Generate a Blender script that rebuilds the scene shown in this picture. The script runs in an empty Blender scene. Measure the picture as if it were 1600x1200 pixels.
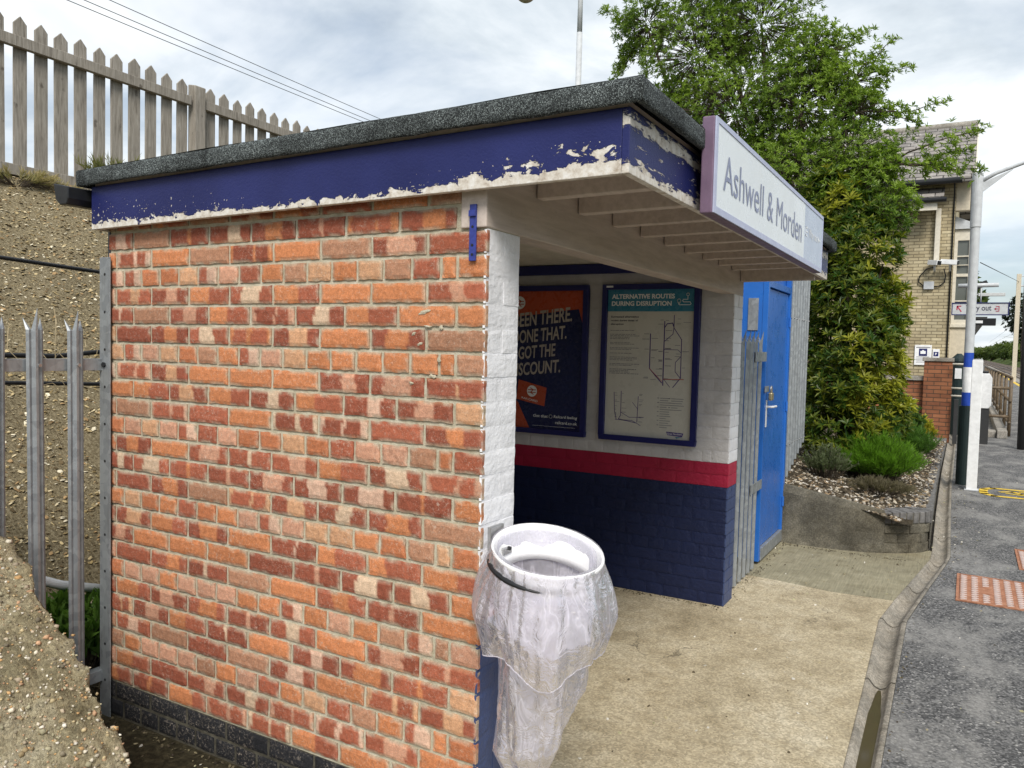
import bpy, bmesh, math, random
from mathutils import Vector, Matrix, noise as mnoise
import numpy as np

S = bpy.context.scene
R = math.radians
rnd = random.Random(7)
COL = S.collection

# ------------------------------------------------------------------ camera, world, sun, exposure
cam = bpy.data.cameras.new("camera")
cam_o = bpy.data.objects.new("camera", cam)
COL.objects.link(cam_o)
yaw, pit, rol = 0.521076254, -0.048062945, 0.024013985
f = Vector((-math.sin(yaw) * math.cos(pit), math.cos(yaw) * math.cos(pit), math.sin(pit)))
r0 = Vector((math.cos(yaw), math.sin(yaw), 0)); u0 = r0.cross(f)
rr = math.cos(rol) * r0 + math.sin(rol) * u0
uu = -math.sin(rol) * r0 + math.cos(rol) * u0
m = Matrix((rr, uu, -f)).transposed().to_4x4()
m.translation = Vector((1.263867, -2.030165, 1.601052))
cam_o.matrix_world = m
cam.sensor_width = 36.0
cam.lens = 1242.10153 / 1600 * 36
cam.clip_start = 0.05
cam.clip_end = 5000
S.camera = cam_o
S.render.resolution_x, S.render.resolution_y = 1024, 768

SUN_AZ = math.atan2(0.52, -0.85)      # clockwise from +Y
SUN_EL = R(46)
w = bpy.data.worlds.new("World"); S.world = w; w.use_nodes = True
nt = w.node_tree; N = nt.nodes; Lk = nt.links
for n in list(N): N.remove(n)
out = N.new("ShaderNodeOutputWorld")
bg = N.new("ShaderNodeBackground")
sky = N.new("ShaderNodeTexSky"); sky.sky_type = 'NISHITA'; sky.sun_disc = False
sky.sun_elevation = SUN_EL; sky.sun_rotation = SUN_AZ
sky.air_density = 1.0; sky.dust_density = 1.2
tc = N.new("ShaderNodeTexCoord")
sep = N.new("ShaderNodeSeparateXYZ"); Lk.new(tc.outputs["Generated"], sep.inputs[0])
def wmath(op, a, b=None, clamp=False):
    n = N.new("ShaderNodeMath"); n.operation = op; n.use_clamp = clamp
    for i, v in enumerate((a, b)):
        if v is None: continue
        if isinstance(v, (int, float)): n.inputs[i].default_value = v
        else: Lk.new(v, n.inputs[i])
    return n.outputs[0]
den = wmath('ADD', wmath('MAXIMUM', sep.outputs[2], 0.0), 0.22)
cx = wmath('DIVIDE', sep.outputs[0], den); cy = wmath('DIVIDE', sep.outputs[1], den)
comb = N.new("ShaderNodeCombineXYZ"); Lk.new(cx, comb.inputs[0]); Lk.new(cy, comb.inputs[1])
comb.inputs[2].default_value = 3.7
def wnoise(scale, det, rough, dist=0.0):
    n = N.new("ShaderNodeTexNoise"); n.inputs["Scale"].default_value = scale
    n.inputs["Detail"].default_value = det; n.inputs["Roughness"].default_value = rough
    n.inputs["Distortion"].default_value = dist
    Lk.new(comb.outputs[0], n.inputs["Vector"]); return n.outputs["Fac"]
def wramp(src, stops):
    n = N.new("ShaderNodeValToRGB"); e = n.color_ramp.elements
    while len(e) > 1: e.remove(e[0])
    e[0].position = stops[0][0]; e[0].color = (*stops[0][1], 1)
    for p_, c_ in stops[1:]:
        q = e.new(p_); q.color = (*c_, 1)
    Lk.new(src, n.inputs[0]); return n.outputs[0]
cloudcol = wramp(wnoise(1.5, 7, 0.58, 0.4), [(0.32, (4.4, 5.0, 5.6)), (0.45, (6.1, 6.7, 7.2)), (0.56, (8.0, 8.4, 8.7)), (0.70, (9.0, 9.15, 9.2))])
cover = wramp(wnoise(0.8, 6, 0.55, 0.3), [(0.38, (0.35, 0.35, 0.35)), (0.55, (0.96, 0.96, 0.96))])
mx = N.new("ShaderNodeMix"); mx.data_type = 'RGBA'
Lk.new(cover, mx.inputs["Factor"]); Lk.new(sky.outputs[0], mx.inputs["A"]); Lk.new(cloudcol, mx.inputs["B"])
Lk.new(mx.outputs["Result"], bg.inputs[0]); bg.inputs[1].default_value = 0.085
Lk.new(bg.outputs[0], out.inputs[0])

sun = bpy.data.lights.new("sun", 'SUN'); sun.energy = 2.5; sun.angle = R(22); sun.color = (1.0, 0.95, 0.87)
sun_o = bpy.data.objects.new("sun", sun); COL.objects.link(sun_o)
sd = Vector((math.sin(SUN_AZ) * math.cos(SUN_EL), math.cos(SUN_AZ) * math.cos(SUN_EL), math.sin(SUN_EL)))
sun_o.rotation_euler = sd.to_track_quat('Z', 'Y').to_euler()

S.view_settings.view_transform = 'Standard'; S.view_settings.look = 'None'
S.view_settings.gamma = 1.0; S.view_settings.use_curve_mapping = False
S.view_settings.exposure = 0.6
S.cycles.max_bounces = 8; S.cycles.transparent_max_bounces = 24

# ------------------------------------------------------------------ materials
class MT:
    """small node-building helper around one Principled material"""
    def __init__(s, name, rough=0.85, spec=0.3, metal=0.0):
        s.m = bpy.data.materials.new(name); s.m.use_nodes = True
        s.nt = s.m.node_tree; s.N = s.nt.nodes; s.L = s.nt.links
        s.b = s.N["Principled BSDF"]
        s.b.inputs["Roughness"].default_value = rough
        s.b.inputs["Specular IOR Level"].default_value = spec
        s.b.inputs["Metallic"].default_value = metal
        g = s.N.new("ShaderNodeNewGeometry"); s.pos = g.outputs["Position"]; s.nor = g.outputs["Normal"]
    def setv(s, sock, v):
        if isinstance(v, (int, float)): sock.default_value = v
        elif isinstance(v, tuple): sock.default_value = (*v, 1) if len(v) == 3 else v
        else: s.L.new(v, sock)
    def scaled(s, vec):
        n = s.N.new("ShaderNodeVectorMath"); n.operation = 'MULTIPLY'
        s.L.new(s.pos, n.inputs[0]); n.inputs[1].default_value = vec; return n.outputs[0]
    def noise(s, scale, det=4, rough=0.55, dist=0.0, vec=None):
        n = s.N.new("ShaderNodeTexNoise"); n.inputs["Scale"].default_value = scale
        n.inputs["Detail"].default_value = det; n.inputs["Roughness"].default_value = rough
        n.inputs["Distortion"].default_value = dist
        s.L.new(vec or s.pos, n.inputs["Vector"]); return n.outputs["Fac"]
    def voro(s, scale, feature='F1', out="Distance", vec=None, rnd_=1.0):
        n = s.N.new("ShaderNodeTexVoronoi"); n.feature = feature
        n.inputs["Scale"].default_value = scale; n.inputs["Randomness"].default_value = rnd_
        s.L.new(vec or s.pos, n.inputs["Vector"]); return n.outputs[out]
    def ramp(s, src, *stops):
        n = s.N.new("ShaderNodeValToRGB"); e = n.color_ramp.elements
        while len(e) > 1: e.remove(e[0])
        def cc(c): return (c, c, c, 1) if isinstance(c, (int, float)) else (*c, 1)
        e[0].position = stops[0][0]; e[0].color = cc(stops[0][1])
        for p_, c_ in stops[1:]:
            q = e.new(p_); q.color = cc(c_)
        s.L.new(src, n.inputs[0]); return n.outputs[0]
    def mix(s, fac, a, b, mode='MIX'):
        n = s.N.new("ShaderNodeMix"); n.data_type = 'RGBA'; n.blend_type = mode
        s.setv(n.inputs["Factor"], fac); s.setv(n.inputs["A"], a); s.setv(n.inputs["B"], b)
        return n.outputs["Result"]
    def math(s, op, a, b=None, clamp=False):
        n = s.N.new("ShaderNodeMath"); n.operation = op; n.use_clamp = clamp
        s.setv(n.inputs[0], a)
        if b is not None: s.setv(n.inputs[1], b)
        return n.outputs[0]
    def xyz(s):
        n = s.N.new("ShaderNodeSeparateXYZ"); s.L.new(s.pos, n.inputs[0]); return n.outputs
    def attr(s, name="Col"):
        n = s.N.new("ShaderNodeAttribute"); n.attribute_name = name; return n.outputs["Color"]
    def bump(s, h, dist=0.004, strength=1.0, prev=None):
        n = s.N.new("ShaderNodeBump"); n.inputs["Distance"].default_value = dist
        n.inputs["Strength"].default_value = strength
        s.L.new(h, n.inputs["Height"])
        if prev: s.L.new(prev, n.inputs["Normal"])
        s.L.new(n.outputs[0], s.b.inputs["Normal"]); return n.outputs[0]
    def col(s, v): s.setv(s.b.inputs["Base Color"], v)
    def rough(s, v): s.setv(s.b.inputs["Roughness"], v)

def plain(name, c, rough=0.6, spec=0.4, metal=0.0, var=0.12, scale=14, bump=0.0006):
    t = MT(name, rough, spec, metal)
    n = t.noise(scale, 5, 0.6)
    lo = tuple(max(0, x * (1 - var)) for x in c); hi = tuple(min(1, x * (1 + var)) for x in c)
    t.col(t.ramp(n, (0.3, lo), (0.7, hi)))
    t.rough(t.ramp(t.noise(scale * 2.3, 3), (0.3, max(0.05, rough - 0.1)), (0.7, min(1, rough + 0.1))))
    if bump: t.bump(t.noise(scale * 9, 4), bump)
    return t.m

def m_brick():
    t = MT("brickwork", 0.9, 0.2)
    c = t.attr("Col")
    n1 = t.noise(55, 6, 0.65); n2 = t.noise(300, 3, 0.6); n3 = t.noise(7, 5, 0.6)
    c1 = t.mix(0.55, c, t.mix(1.0, c, t.ramp(n1, (0.3, 0.55), (0.7, 1.35)), 'MULTIPLY'))
    bloom = t.math('MULTIPLY', t.ramp(t.noise(90, 7, 0.75, 0.6), (0.53, 0.0), (0.66, 0.55)), t.ramp(n3, (0.38, 0.0), (0.62, 1.0)))
    c2 = t.mix(bloom, c1, (0.62, 0.53, 0.44))
    specks = t.ramp(t.voro(170), (0.08, 0.75), (0.17, 0.0))
    c2 = t.mix(1.0, c2, t.ramp(t.noise(240, 4, 0.7), (0.3, 0.74), (0.7, 1.22)), 'MULTIPLY')
    c3 = t.mix(t.math('MULTIPLY', specks, t.ramp(t.noise(12, 3), (0.45, 0.0), (0.6, 1.0))), c2, (0.72, 0.66, 0.58))
    soot = t.ramp(t.noise(3.0, 5, 0.6), (0.45, 0.0), (0.8, 0.35))
    t.col(t.mix(soot, c3, t.mix(1.0, c3, (0.66, 0.6, 0.55), 'MULTIPLY')))
    h = t.math('ADD', t.math('MULTIPLY', n1, 0.7), t.math('MULTIPLY', n2, 0.35))
    t.bump(h, 0.0035); return t.m
def m_mortar():
    t = MT("mortar", 0.95, 0.1)
    n = t.noise(30, 6, 0.7)
    t.col(t.ramp(n, (0.25, (0.33, 0.295, 0.21)), (0.5, (0.50, 0.46, 0.35)), (0.75, (0.64, 0.61, 0.51))))
    t.bump(t.noise(220, 4, 0.7), 0.004); return t.m
def m_paintbrick():
    t = MT("painted brickwork", 0.5, 0.4)
    c = t.attr("Col")
    n = t.noise(9, 6, 0.65)
    dirt = t.ramp(t.noise(24, 7, 0.7), (0.55, 0.0), (0.85, 0.3))
    c1 = t.mix(1.0, c, t.ramp(n, (0.3, 0.86), (0.7, 1.06)), 'MULTIPLY')
    t.col(t.mix(dirt, c1, t.mix(1.0, c1, (0.62, 0.58, 0.52), 'MULTIPLY')))
    t.bump(t.noise(70, 5, 0.6), 0.003); return t.m
def m_peel(name, front):
    t = MT(name, 0.5, 0.25)
    X = t.xyz()
    zz = t.math('SUBTRACT', t.math('SUBTRACT', X[2], 2.062), t.math('MULTIPLY', t.math('SUBTRACT', X[0], 0.466), 0.012))
    if not front:
        edge = t.ramp(t.math('DIVIDE', zz, 0.17), (0.0, 1.0), (0.07, 0.80), (0.15, 0.44), (0.26, 0.10), (0.5, 0.02), (1.0, 0.0))
        rgt = t.ramp(t.math('DIVIDE', t.math('ADD', X[0], 0.35), 0.8), (0.0, 0.0), (0.55, 0.15), (1.0, 0.22))
        lft = t.ramp(t.math('DIVIDE', t.math('ADD', X[0], 1.9), 1.1), (0.0, 0.10), (1.0, 0.0))
        low = t.ramp(t.math('DIVIDE', zz, 0.17), (0.45, 1.0), (0.85, 0.0))
        side = t.math('MULTIPLY', t.math('ADD', rgt, lft), low)
        nn = t.noise(1.0, 7, 0.62, 0.5, t.scaled((17, 17, 30)))
        v = t.math('ADD', t.math('ADD', t.math('MULTIPLY', edge, 0.42), side), nn)
        fine = t.math('MULTIPLY', t.ramp(t.noise(95, 3, 0.5), (0.62, 0.0), (0.72, 0.3)), t.math('ADD', low, 0.0))
        v = t.math('ADD', v, t.math('MULTIPLY', fine, t.math('ADD', t.math('MULTIPLY', lft, 14.0), 0.5)))
        mask = t.ramp(v, (0.765, 0.0), (0.785, 1.0))
    else:
        edge = t.ramp(t.math('DIVIDE', zz, 0.17), (0.0, 0.32), (0.3, 0.04), (0.62, 0.0), (0.82, 0.26), (1.0, 0.1))
        nn = t.noise(1.0, 8, 0.7, 0.4, t.scaled((20, 13, 60)))
        v = t.math('ADD', edge, nn)
        mask = t.ramp(v, (0.645, 0.0), (0.67, 1.0))
    under = t.ramp(t.noise(35, 6, 0.7), (0.3, (0.36, 0.30, 0.24)), (0.5, (0.60, 0.56, 0.50)), (0.7, (0.72, 0.71, 0.69)))
    blue = t.ramp(t.noise(4, 4), (0.3, (0.013, 0.017, 0.088)), (0.7, (0.020, 0.026, 0.122)))
    t.col(t.mix(mask, blue, under))
    t.rough(t.ramp(mask, (0, 0.42), (1, 0.9)))
    b1 = t.bump(t.math('SUBTRACT', 1.0, mask), 0.003)
    t.bump(t.noise(120, 4, 0.7), 0.0015, prev=b1)
    return t.m
def m_felt():
    t = MT("mineral felt", 0.95, 0.2)
    v = t.voro(470, out="Color"); bw = t.N.new("ShaderNodeRGBToBW"); t.L.new(v, bw.inputs[0])
    t.col(t.ramp(bw.outputs[0], (0.2, (0.014, 0.016, 0.017)), (0.5, (0.040, 0.046, 0.047)), (0.68, (0.10, 0.115, 0.118)), (0.88, (0.28, 0.32, 0.32))))
    t.bump(bw.outputs[0], 0.003)
    base = t.b.inputs['Base Color'].links[0].from_socket
    wear = t.ramp(t.noise(4.5, 6, 0.65), (0.35, 0.6), (0.65, 1.2))
    lap = t.ramp(t.noise(1.0, 2, 0.4, 0.0, t.scaled((9, 9, 0.5))), (0.62, 1.0), (0.68, 0.55), (0.72, 1.0))
    t.col(t.mix(1.0, t.mix(1.0, base, wear, 'MULTIPLY'), lap, 'MULTIPLY')); return t.m
def m_white_timber():
    t = MT("white painted timber", 0.6, 0.35)
    n = t.noise(1.0, 6, 0.65, 0.2, t.scaled((40, 4, 40)))
    sp = t.ramp(t.noise(24, 6, 0.7), (0.62, 0.0), (0.74, 0.5))
    c = t.ramp(n, (0.3, (0.42, 0.355, 0.31)), (0.6, (0.55, 0.475, 0.425)))
    t.col(t.mix(sp, c, (0.30, 0.25, 0.20))); t.bump(n, 0.0015); return t.m
def m_concrete(name, cols, scale=2.2, bump=0.003, brushed=False, pebble=True):
    t = MT(name, 0.85, 0.25)
    n = t.noise(scale, 8, 0.65, 0.3)
    c = t.ramp(n, (0.25, cols[0]), (0.5, cols[1]), (0.75, cols[2]))
    st = t.ramp(t.noise(scale * 4.3, 7, 0.72), (0.48, 0.0), (0.72, 0.55))
    c = t.mix(st, c, t.mix(1.0, c, (0.52, 0.47, 0.38), 'MULTIPLY'))
    if pebble:
        vc = t.voro(120, out="Color"); bw = t.N.new("ShaderNodeRGBToBW"); t.L.new(vc, bw.inputs[0])
        c = t.mix(0.55, c, t.mix(1.0, c, t.ramp(bw.outputs[0], (0.2, 0.55), (0.55, 1.0), (0.85, 1.5)), 'MULTIPLY'))
        pits = t.ramp(t.voro(60), (0.06, 0.7), (0.14, 0.0))
        c = t.mix(pits, c, t.mix(1.0, c, (0.4, 0.36, 0.3), 'MULTIPLY'))
    wv = t.N.new('ShaderNodeVectorMath'); wv.operation = 'ADD'
    nd = t.N.new('ShaderNodeTexNoise'); nd.inputs['Scale'].default_value = 3.0; nd.inputs['Detail'].default_value = 6; t.L.new(t.pos, nd.inputs['Vector'])
    t.L.new(t.pos, wv.inputs[0]); t.L.new(nd.outputs['Color'], wv.inputs[1])
    ck = t.ramp(t.voro(0.75, 'DISTANCE_TO_EDGE', vec=wv.outputs[0]), (0.0, 0.75), (0.006, 0.0))
    ck = t.math('MULTIPLY', ck, t.ramp(t.noise(0.9, 3), (0.48, 0.0), (0.55, 1.0)))
    blot = t.ramp(t.noise(1.1, 8, 0.7), (0.50, 0.0), (0.68, 0.55))
    c = t.mix(blot, c, t.mix(1.0, c, (0.56, 0.49, 0.38), 'MULTIPLY'))
    c = t.mix(ck, c, (0.05, 0.042, 0.03))
    h = t.noise(150, 5, 0.7)
    if brushed:
        h2 = t.noise(1.0, 2, 0.5, 0.0, t.scaled((95, 5, 5)))
        h = t.math('ADD', t.math('MULTIPLY', h, 0.5), t.math('MULTIPLY', h2, 1.0))
        c = t.mix(0.5, c, t.mix(1.0, c, t.ramp(h2, (0.3, 0.6), (0.7, 1.2)), 'MULTIPLY'))
    t.col(c); t.bump(h, bump); return t.m
def m_asphalt():
    t = MT("asphalt", 0.85, 0.3)
    vc = t.voro(105, out="Color"); bw = t.N.new("ShaderNodeRGBToBW"); t.L.new(vc, bw.inputs[0])
    c = t.ramp(bw.outputs[0], (0.15, (0.040, 0.040, 0.041)), (0.5, (0.095, 0.094, 0.094)), (0.8, (0.19, 0.187, 0.185)), (0.95, (0.42, 0.41, 0.39)))
    worn = t.ramp(t.math('ADD', t.noise(1.0, 9, 0.72, 0.3, t.scaled((2.6, 1.5, 1))), t.math('MULTIPLY', t.math('SUBTRACT', t.noise(45, 4, 0.7), 0.5), 0.35)), (0.46, 0.0), (0.62, 0.85))
    wc = t.ramp(t.noise(60, 6, 0.75), (0.3, (0.16, 0.157, 0.15)), (0.7, (0.36, 0.35, 0.33)))
    c = t.mix(worn, c, wc)
    damp = t.ramp(t.noise(0.8, 8, 0.7), (0.48, 0.0), (0.70, 0.35))
    c = t.mix(damp, c, t.mix(1.0, c, (0.62, 0.62, 0.64), 'MULTIPLY'))
    t.col(c); t.rough(t.ramp(damp, (0, 0.9), (0.4, 0.6)))
    t.bump(t.math('MULTIPLY', bw.outputs[0], t.math('SUBTRACT', 1.0, t.math('MULTIPLY', worn, 0.7))), 0.006); return t.m
def m_soil(name, cols, scale=40):
    t = MT(name, 0.97, 0.1)
    n = t.noise(scale, 7, 0.75); big = t.noise(1.3, 5, 0.6)
    c = t.ramp(n, (0.3, cols[0]), (0.5, cols[1]), (0.68, cols[2]), (0.8, cols[3]))
    t.col(t.mix(0.6, c, t.mix(1.0, c, t.ramp(big, (0.3, 0.6), (0.7, 1.25)), 'MULTIPLY')))
    t.bump(n, 0.02); return t.m
def m_galv():
    t = MT("galvanised steel", 0.5, 0.5, 0.55)
    v = t.voro(34, out="Color"); bw = t.N.new("ShaderNodeRGBToBW"); t.L.new(v, bw.inputs[0])
    c = t.ramp(bw.outputs[0], (0.2, (0.27, 0.29, 0.31)), (0.8, (0.36, 0.385, 0.405)))
    st = t.ramp(t.noise(1.0, 6, 0.7, 0.2, t.scaled((40, 40, 5))), (0.52, 0.0), (0.75, 0.55))
    t.col(t.mix(st, c, (0.17, 0.17, 0.165))); t.bump(t.noise(60, 4), 0.0008); return t.m
def m_oldwood():
    t = MT("weathered grey timber", 0.9, 0.15)
    n = t.noise(1.0, 7, 0.65, 0.8, t.scaled((60, 60, 5)))
    v = t.noise(3, 4, 0.6)
    c = t.ramp(n, (0.25, (0.13, 0.115, 0.095)), (0.5, (0.27, 0.245, 0.21)), (0.75, (0.38, 0.355, 0.315)))
    kn = t.ramp(t.noise(1.0, 3, 0.5, 0.0, t.scaled((11, 11, 7))), (0.68, 0.0), (0.74, 0.75))
    c = t.mix(kn, c, (0.075, 0.062, 0.05))
    t.col(t.mix(0.5, c, t.mix(1.0, c, t.ramp(v, (0.3, 0.75), (0.7, 1.2)), 'MULTIPLY'))); t.bump(n, 0.003); return t.m
def m_leaf(name, trans=0.35):
    t = MT(name, 0.45, 0.4)
    c = t.attr("Col")
    t.col(c)
    tr = t.N.new("ShaderNodeBsdfTranslucent")
    t.L.new(t.mix(1.0, c, (1.3, 1.45, 0.7), 'MULTIPLY'), tr.inputs[0])
    ms = t.N.new("ShaderNodeMixShader"); ms.inputs[0].default_value = trans
    t.L.new(t.b.outputs[0], ms.inputs[1]); t.L.new(tr.outputs[0], ms.inputs[2])
    t.L.new(ms.outputs[0], t.N["Material Output"].inputs[0]); return t.m
def m_attr(name, rough=0.9):
    t = MT(name, rough, 0.2); c = t.attr("Col")
    t.col(t.mix(0.5, c, t.mix(1.0, c, t.ramp(t.noise(90, 4, 0.7), (0.3, 0.65), (0.7, 1.3)), 'MULTIPLY')))
    t.bump(t.noise(140, 4), 0.002); return t.m
def m_film():
    t = MT("clear plastic film", 0.12, 0.5)
    tb = t.N.new("ShaderNodeBsdfTransparent"); tb.inputs[0].default_value = (0.988, 0.984, 0.998, 1)
    df = t.N.new("ShaderNodeBsdfDiffuse"); df.inputs[0].default_value = (0.92, 0.90, 0.995, 1)
    tl = t.N.new("ShaderNodeBsdfTranslucent"); tl.inputs[0].default_value = (0.92, 0.90, 0.995, 1)
    gl = t.N.new("ShaderNodeBsdfGlossy"); gl.inputs["Roughness"].default_value = 0.10
    bp = t.N.new("ShaderNodeBump"); bp.inputs["Distance"].default_value = 0.009
    cr = t.noise(19, 4, 0.55, 1.2)
    t.L.new(t.math('ABSOLUTE', t.math('SUBTRACT', cr, 0.5)), bp.inputs["Height"])
    for n in (gl, df): t.L.new(bp.outputs[0], n.inputs["Normal"])
    a = t.N.new("ShaderNodeMixShader"); a.inputs[0].default_value = 0.5
    t.L.new(df.outputs[0], a.inputs[1]); t.L.new(tl.outputs[0], a.inputs[2])
    lw = t.N.new("ShaderNodeLayerWeight"); lw.inputs[0].default_value = 0.35
    cl = t.ramp(t.noise(8, 4, 0.6), (0.4, 0.0), (0.7, 0.16))
    rd = t.math('ABSOLUTE', t.math('SUBTRACT', t.noise(1.0, 3, 0.5, 1.0, t.scaled((17, 17, 7))), 0.5))
    rd2 = t.math('ABSOLUTE', t.math('SUBTRACT', t.noise(31, 3, 0.5, 0.8), 0.5))
    ridge = t.math('MAXIMUM', t.ramp(rd, (0.0, 0.30), (0.04, 0.09), (0.09, 0.0)), t.math('MULTIPLY', t.ramp(rd2, (0.0, 0.22), (0.04, 0.0)), t.ramp(t.noise(7, 3), (0.5, 0.0), (0.62, 1.0))))
    cl = t.math('ADD', cl, ridge)
    fac = t.math('ADD', t.math('ADD', t.math('MULTIPLY', lw.outputs["Facing"], 0.28), 0.28), cl, True)
    b_ = t.N.new("ShaderNodeMixShader"); t.L.new(fac, b_.inputs[0])
    t.L.new(tb.outputs[0], b_.inputs[1]); t.L.new(a.outputs[0], b_.inputs[2])
    fr = t.N.new("ShaderNodeFresnel"); fr.inputs[0].default_value = 1.5; t.L.new(bp.outputs[0], fr.inputs["Normal"])
    c_ = t.N.new("ShaderNodeMixShader"); t.L.new(t.math('MULTIPLY', fr.outputs[0], 0.55), c_.inputs[0])
    t.L.new(b_.outputs[0], c_.inputs[1]); t.L.new(gl.outputs[0], c_.inputs[2])
    t.L.new(c_.outputs[0], t.N["Material Output"].inputs[0]); return t.m
def m_stock():
    t = MT("yellow stock brick", 0.9, 0.15)
    n = t.N.new("ShaderNodeTexBrick"); sx = t.xyz(); cm = t.N.new("ShaderNodeCombineXYZ")
    t.L.new(t.math('ADD', sx[0], sx[1]), cm.inputs[0]); t.L.new(sx[2], cm.inputs[1])
    t.L.new(cm.outputs[0], n.inputs["Vector"])
    n.inputs["Scale"].default_value = 1.0; n.inputs["Brick Width"].default_value = 0.225
    n.inputs["Row Height"].default_value = 0.075; n.inputs["Mortar Size"].default_value = 0.007
    n.inputs["Color1"].default_value = (0.57, 0.495, 0.33, 1); n.inputs["Color2"].default_value = (0.42, 0.35, 0.22, 1)
    n.inputs["Mortar"].default_value = (0.22, 0.185, 0.12, 1)
    st = t.ramp(t.noise(2.5, 6, 0.7), (0.4, 0.75), (0.7, 1.15))
    t.col(t.mix(1.0, n.outputs["Color"], st, 'MULTIPLY')); t.bump(n.outputs["Fac"], -0.006); return t.m
def m_slate():
    t = MT("lichened slate", 0.85, 0.25)
    X = t.xyz()
    n = t.N.new("ShaderNodeTexBrick"); cm = t.N.new("ShaderNodeCombineXYZ")
    t.L.new(X[0], cm.inputs[0]); t.L.new(X[2], cm.inputs[1]); t.L.new(cm.outputs[0], n.inputs["Vector"])
    n.inputs["Scale"].default_value = 1.0; n.inputs["Brick Width"].default_value = 0.28
    n.inputs["Row Height"].default_value = 0.13; n.inputs["Mortar Size"].default_value = 0.011
    n.inputs["Color1"].default_value = (0.16, 0.15, 0.145, 1); n.inputs["Color2"].default_value = (0.27, 0.25, 0.23, 1)
    n.inputs["Mortar"].default_value = (0.03, 0.028, 0.026, 1)
    li = t.ramp(t.noise(6, 7, 0.75), (0.52, 0.0), (0.66, 0.75))
    lc = t.ramp(t.noise(3, 4), (0.4, (0.42, 0.36, 0.25)), (0.6, (0.46, 0.44, 0.42)))
    t.col(t.mix(li, n.outputs["Color"], lc)); t.bump(n.outputs["Fac"], -0.02); return t.m
def m_redbrick():
    t = MT("plain red brick", 0.9, 0.2)
    n = t.N.new("ShaderNodeTexBrick"); sx = t.xyz(); cm = t.N.new("ShaderNodeCombineXYZ")
    t.L.new(t.math('ADD', sx[0], sx[1]), cm.inputs[0]); t.L.new(sx[2], cm.inputs[1])
    t.L.new(cm.outputs[0], n.inputs["Vector"])
    n.inputs["Scale"].default_value = 1.0; n.inputs["Brick Width"].default_value = 0.225
    n.inputs["Row Height"].default_value = 0.075; n.inputs["Mortar Size"].default_value = 0.006
    n.inputs["Color1"].default_value = (0.36, 0.15, 0.075, 1); n.inputs["Color2"].default_value = (0.25, 0.10, 0.055, 1)
    n.inputs["Mortar"].default_value = (0.10, 0.07, 0.05, 1)
    t.col(t.mix(1.0, n.outputs["Color"], t.ramp(t.noise(5, 5), (0.3, 0.8), (0.7, 1.2)), 'MULTIPLY'))
    t.bump(n.outputs["Fac"], -0.006); return t.m
def m_rust():
    t = MT("rusted iron", 0.9, 0.25)
    t.col(t.ramp(t.noise(22, 6, 0.7), (0.3, (0.20, 0.085, 0.048)), (0.55, (0.36, 0.165, 0.095)), (0.75, (0.45, 0.26, 0.18))))
    t.bump(t.noise(130, 4), 0.002); return t.m
def m_glass(name, c=(0.05, 0.06, 0.06)):
    t = MT(name, 0.06, 0.6); t.col(c); return t.m

M = {}
M['brick'] = m_brick(); M['mortar'] = m_mortar(); M['paintbrick'] = m_paintbrick()
M['peel_side'] = m_peel("peeling blue paint", False); M['peel_front'] = m_peel("flaking blue paint", True)
M['felt'] = m_felt(); M['timber'] = m_white_timber()
M['apron'] = m_concrete("worn concrete", ((0.265, 0.215, 0.135), (0.43, 0.365, 0.25), (0.58, 0.52, 0.395)))
M['ramp'] = m_concrete("brushed concrete", ((0.19, 0.17, 0.115), (0.27, 0.245, 0.165), (0.36, 0.33, 0.235)), brushed=True, pebble=False)
M['gutter'] = m_concrete("channel concrete", ((0.16, 0.15, 0.13), (0.27, 0.245, 0.205), (0.40, 0.36, 0.30)), 3.5)
M['bedwall'] = m_concrete("stained concrete", ((0.045, 0.042, 0.033), (0.12, 0.11, 0.085), (0.24, 0.22, 0.17)), 3.2, 0.006)
M['hump'] = m_concrete("pebbled concrete", ((0.14, 0.115, 0.06), (0.44, 0.38, 0.24), (0.64, 0.58, 0.43)), 5.0, 0.02)
M['asphalt'] = m_asphalt()
M['bank'] = m_soil("hoggin bank", ((0.065, 0.050, 0.028), (0.25, 0.205, 0.125), (0.46, 0.40, 0.27), (0.65, 0.59, 0.45)), 70)
M['bed'] = m_soil("mulched soil", ((0.018, 0.014, 0.009), (0.06, 0.048, 0.032), (0.15, 0.125, 0.085), (0.35, 0.32, 0.26)), 45)
M['dirt'] = m_soil("damp dirt", ((0.018, 0.015, 0.009), (0.05, 0.042, 0.025), (0.10, 0.085, 0.05), (0.2, 0.17, 0.1)), 30)
M['grass_land'] = m_soil("rough grassland", ((0.03, 0.045, 0.012), (0.06, 0.085, 0.02), (0.10, 0.12, 0.035), (0.15, 0.15, 0.05)), 3)
M['ballast'] = m_soil("ballast", ((0.05, 0.038, 0.028), (0.13, 0.105, 0.085), (0.22, 0.18, 0.15), (0.3, 0.27, 0.24)), 14)
M['galv'] = m_galv(); M['wood'] = m_oldwood()
M['leaf'] = m_leaf("foliage"); M['bark'] = plain("bark", (0.075, 0.06, 0.045), 0.95, 0.1, var=0.5, scale=30, bump=0.006)
M['chips'] = m_attr("wood chip and pebble")
M['film'] = m_film(); M['stock'] = m_stock(); M['slate'] = m_slate(); M['redbrick'] = m_redbrick(); M['rust'] = m_rust()
M['white'] = plain("white paint", (0.78, 0.79, 0.80), 0.4)
M['whiteplastic'] = plain("white plastic", (0.80, 0.80, 0.81), 0.3, var=0.04)
M['offwhite'] = plain("off white paint", (0.62, 0.58, 0.49), 0.6)
M['cream'] = plain("cream render", (0.56, 0.50, 0.39), 0.8)
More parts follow.
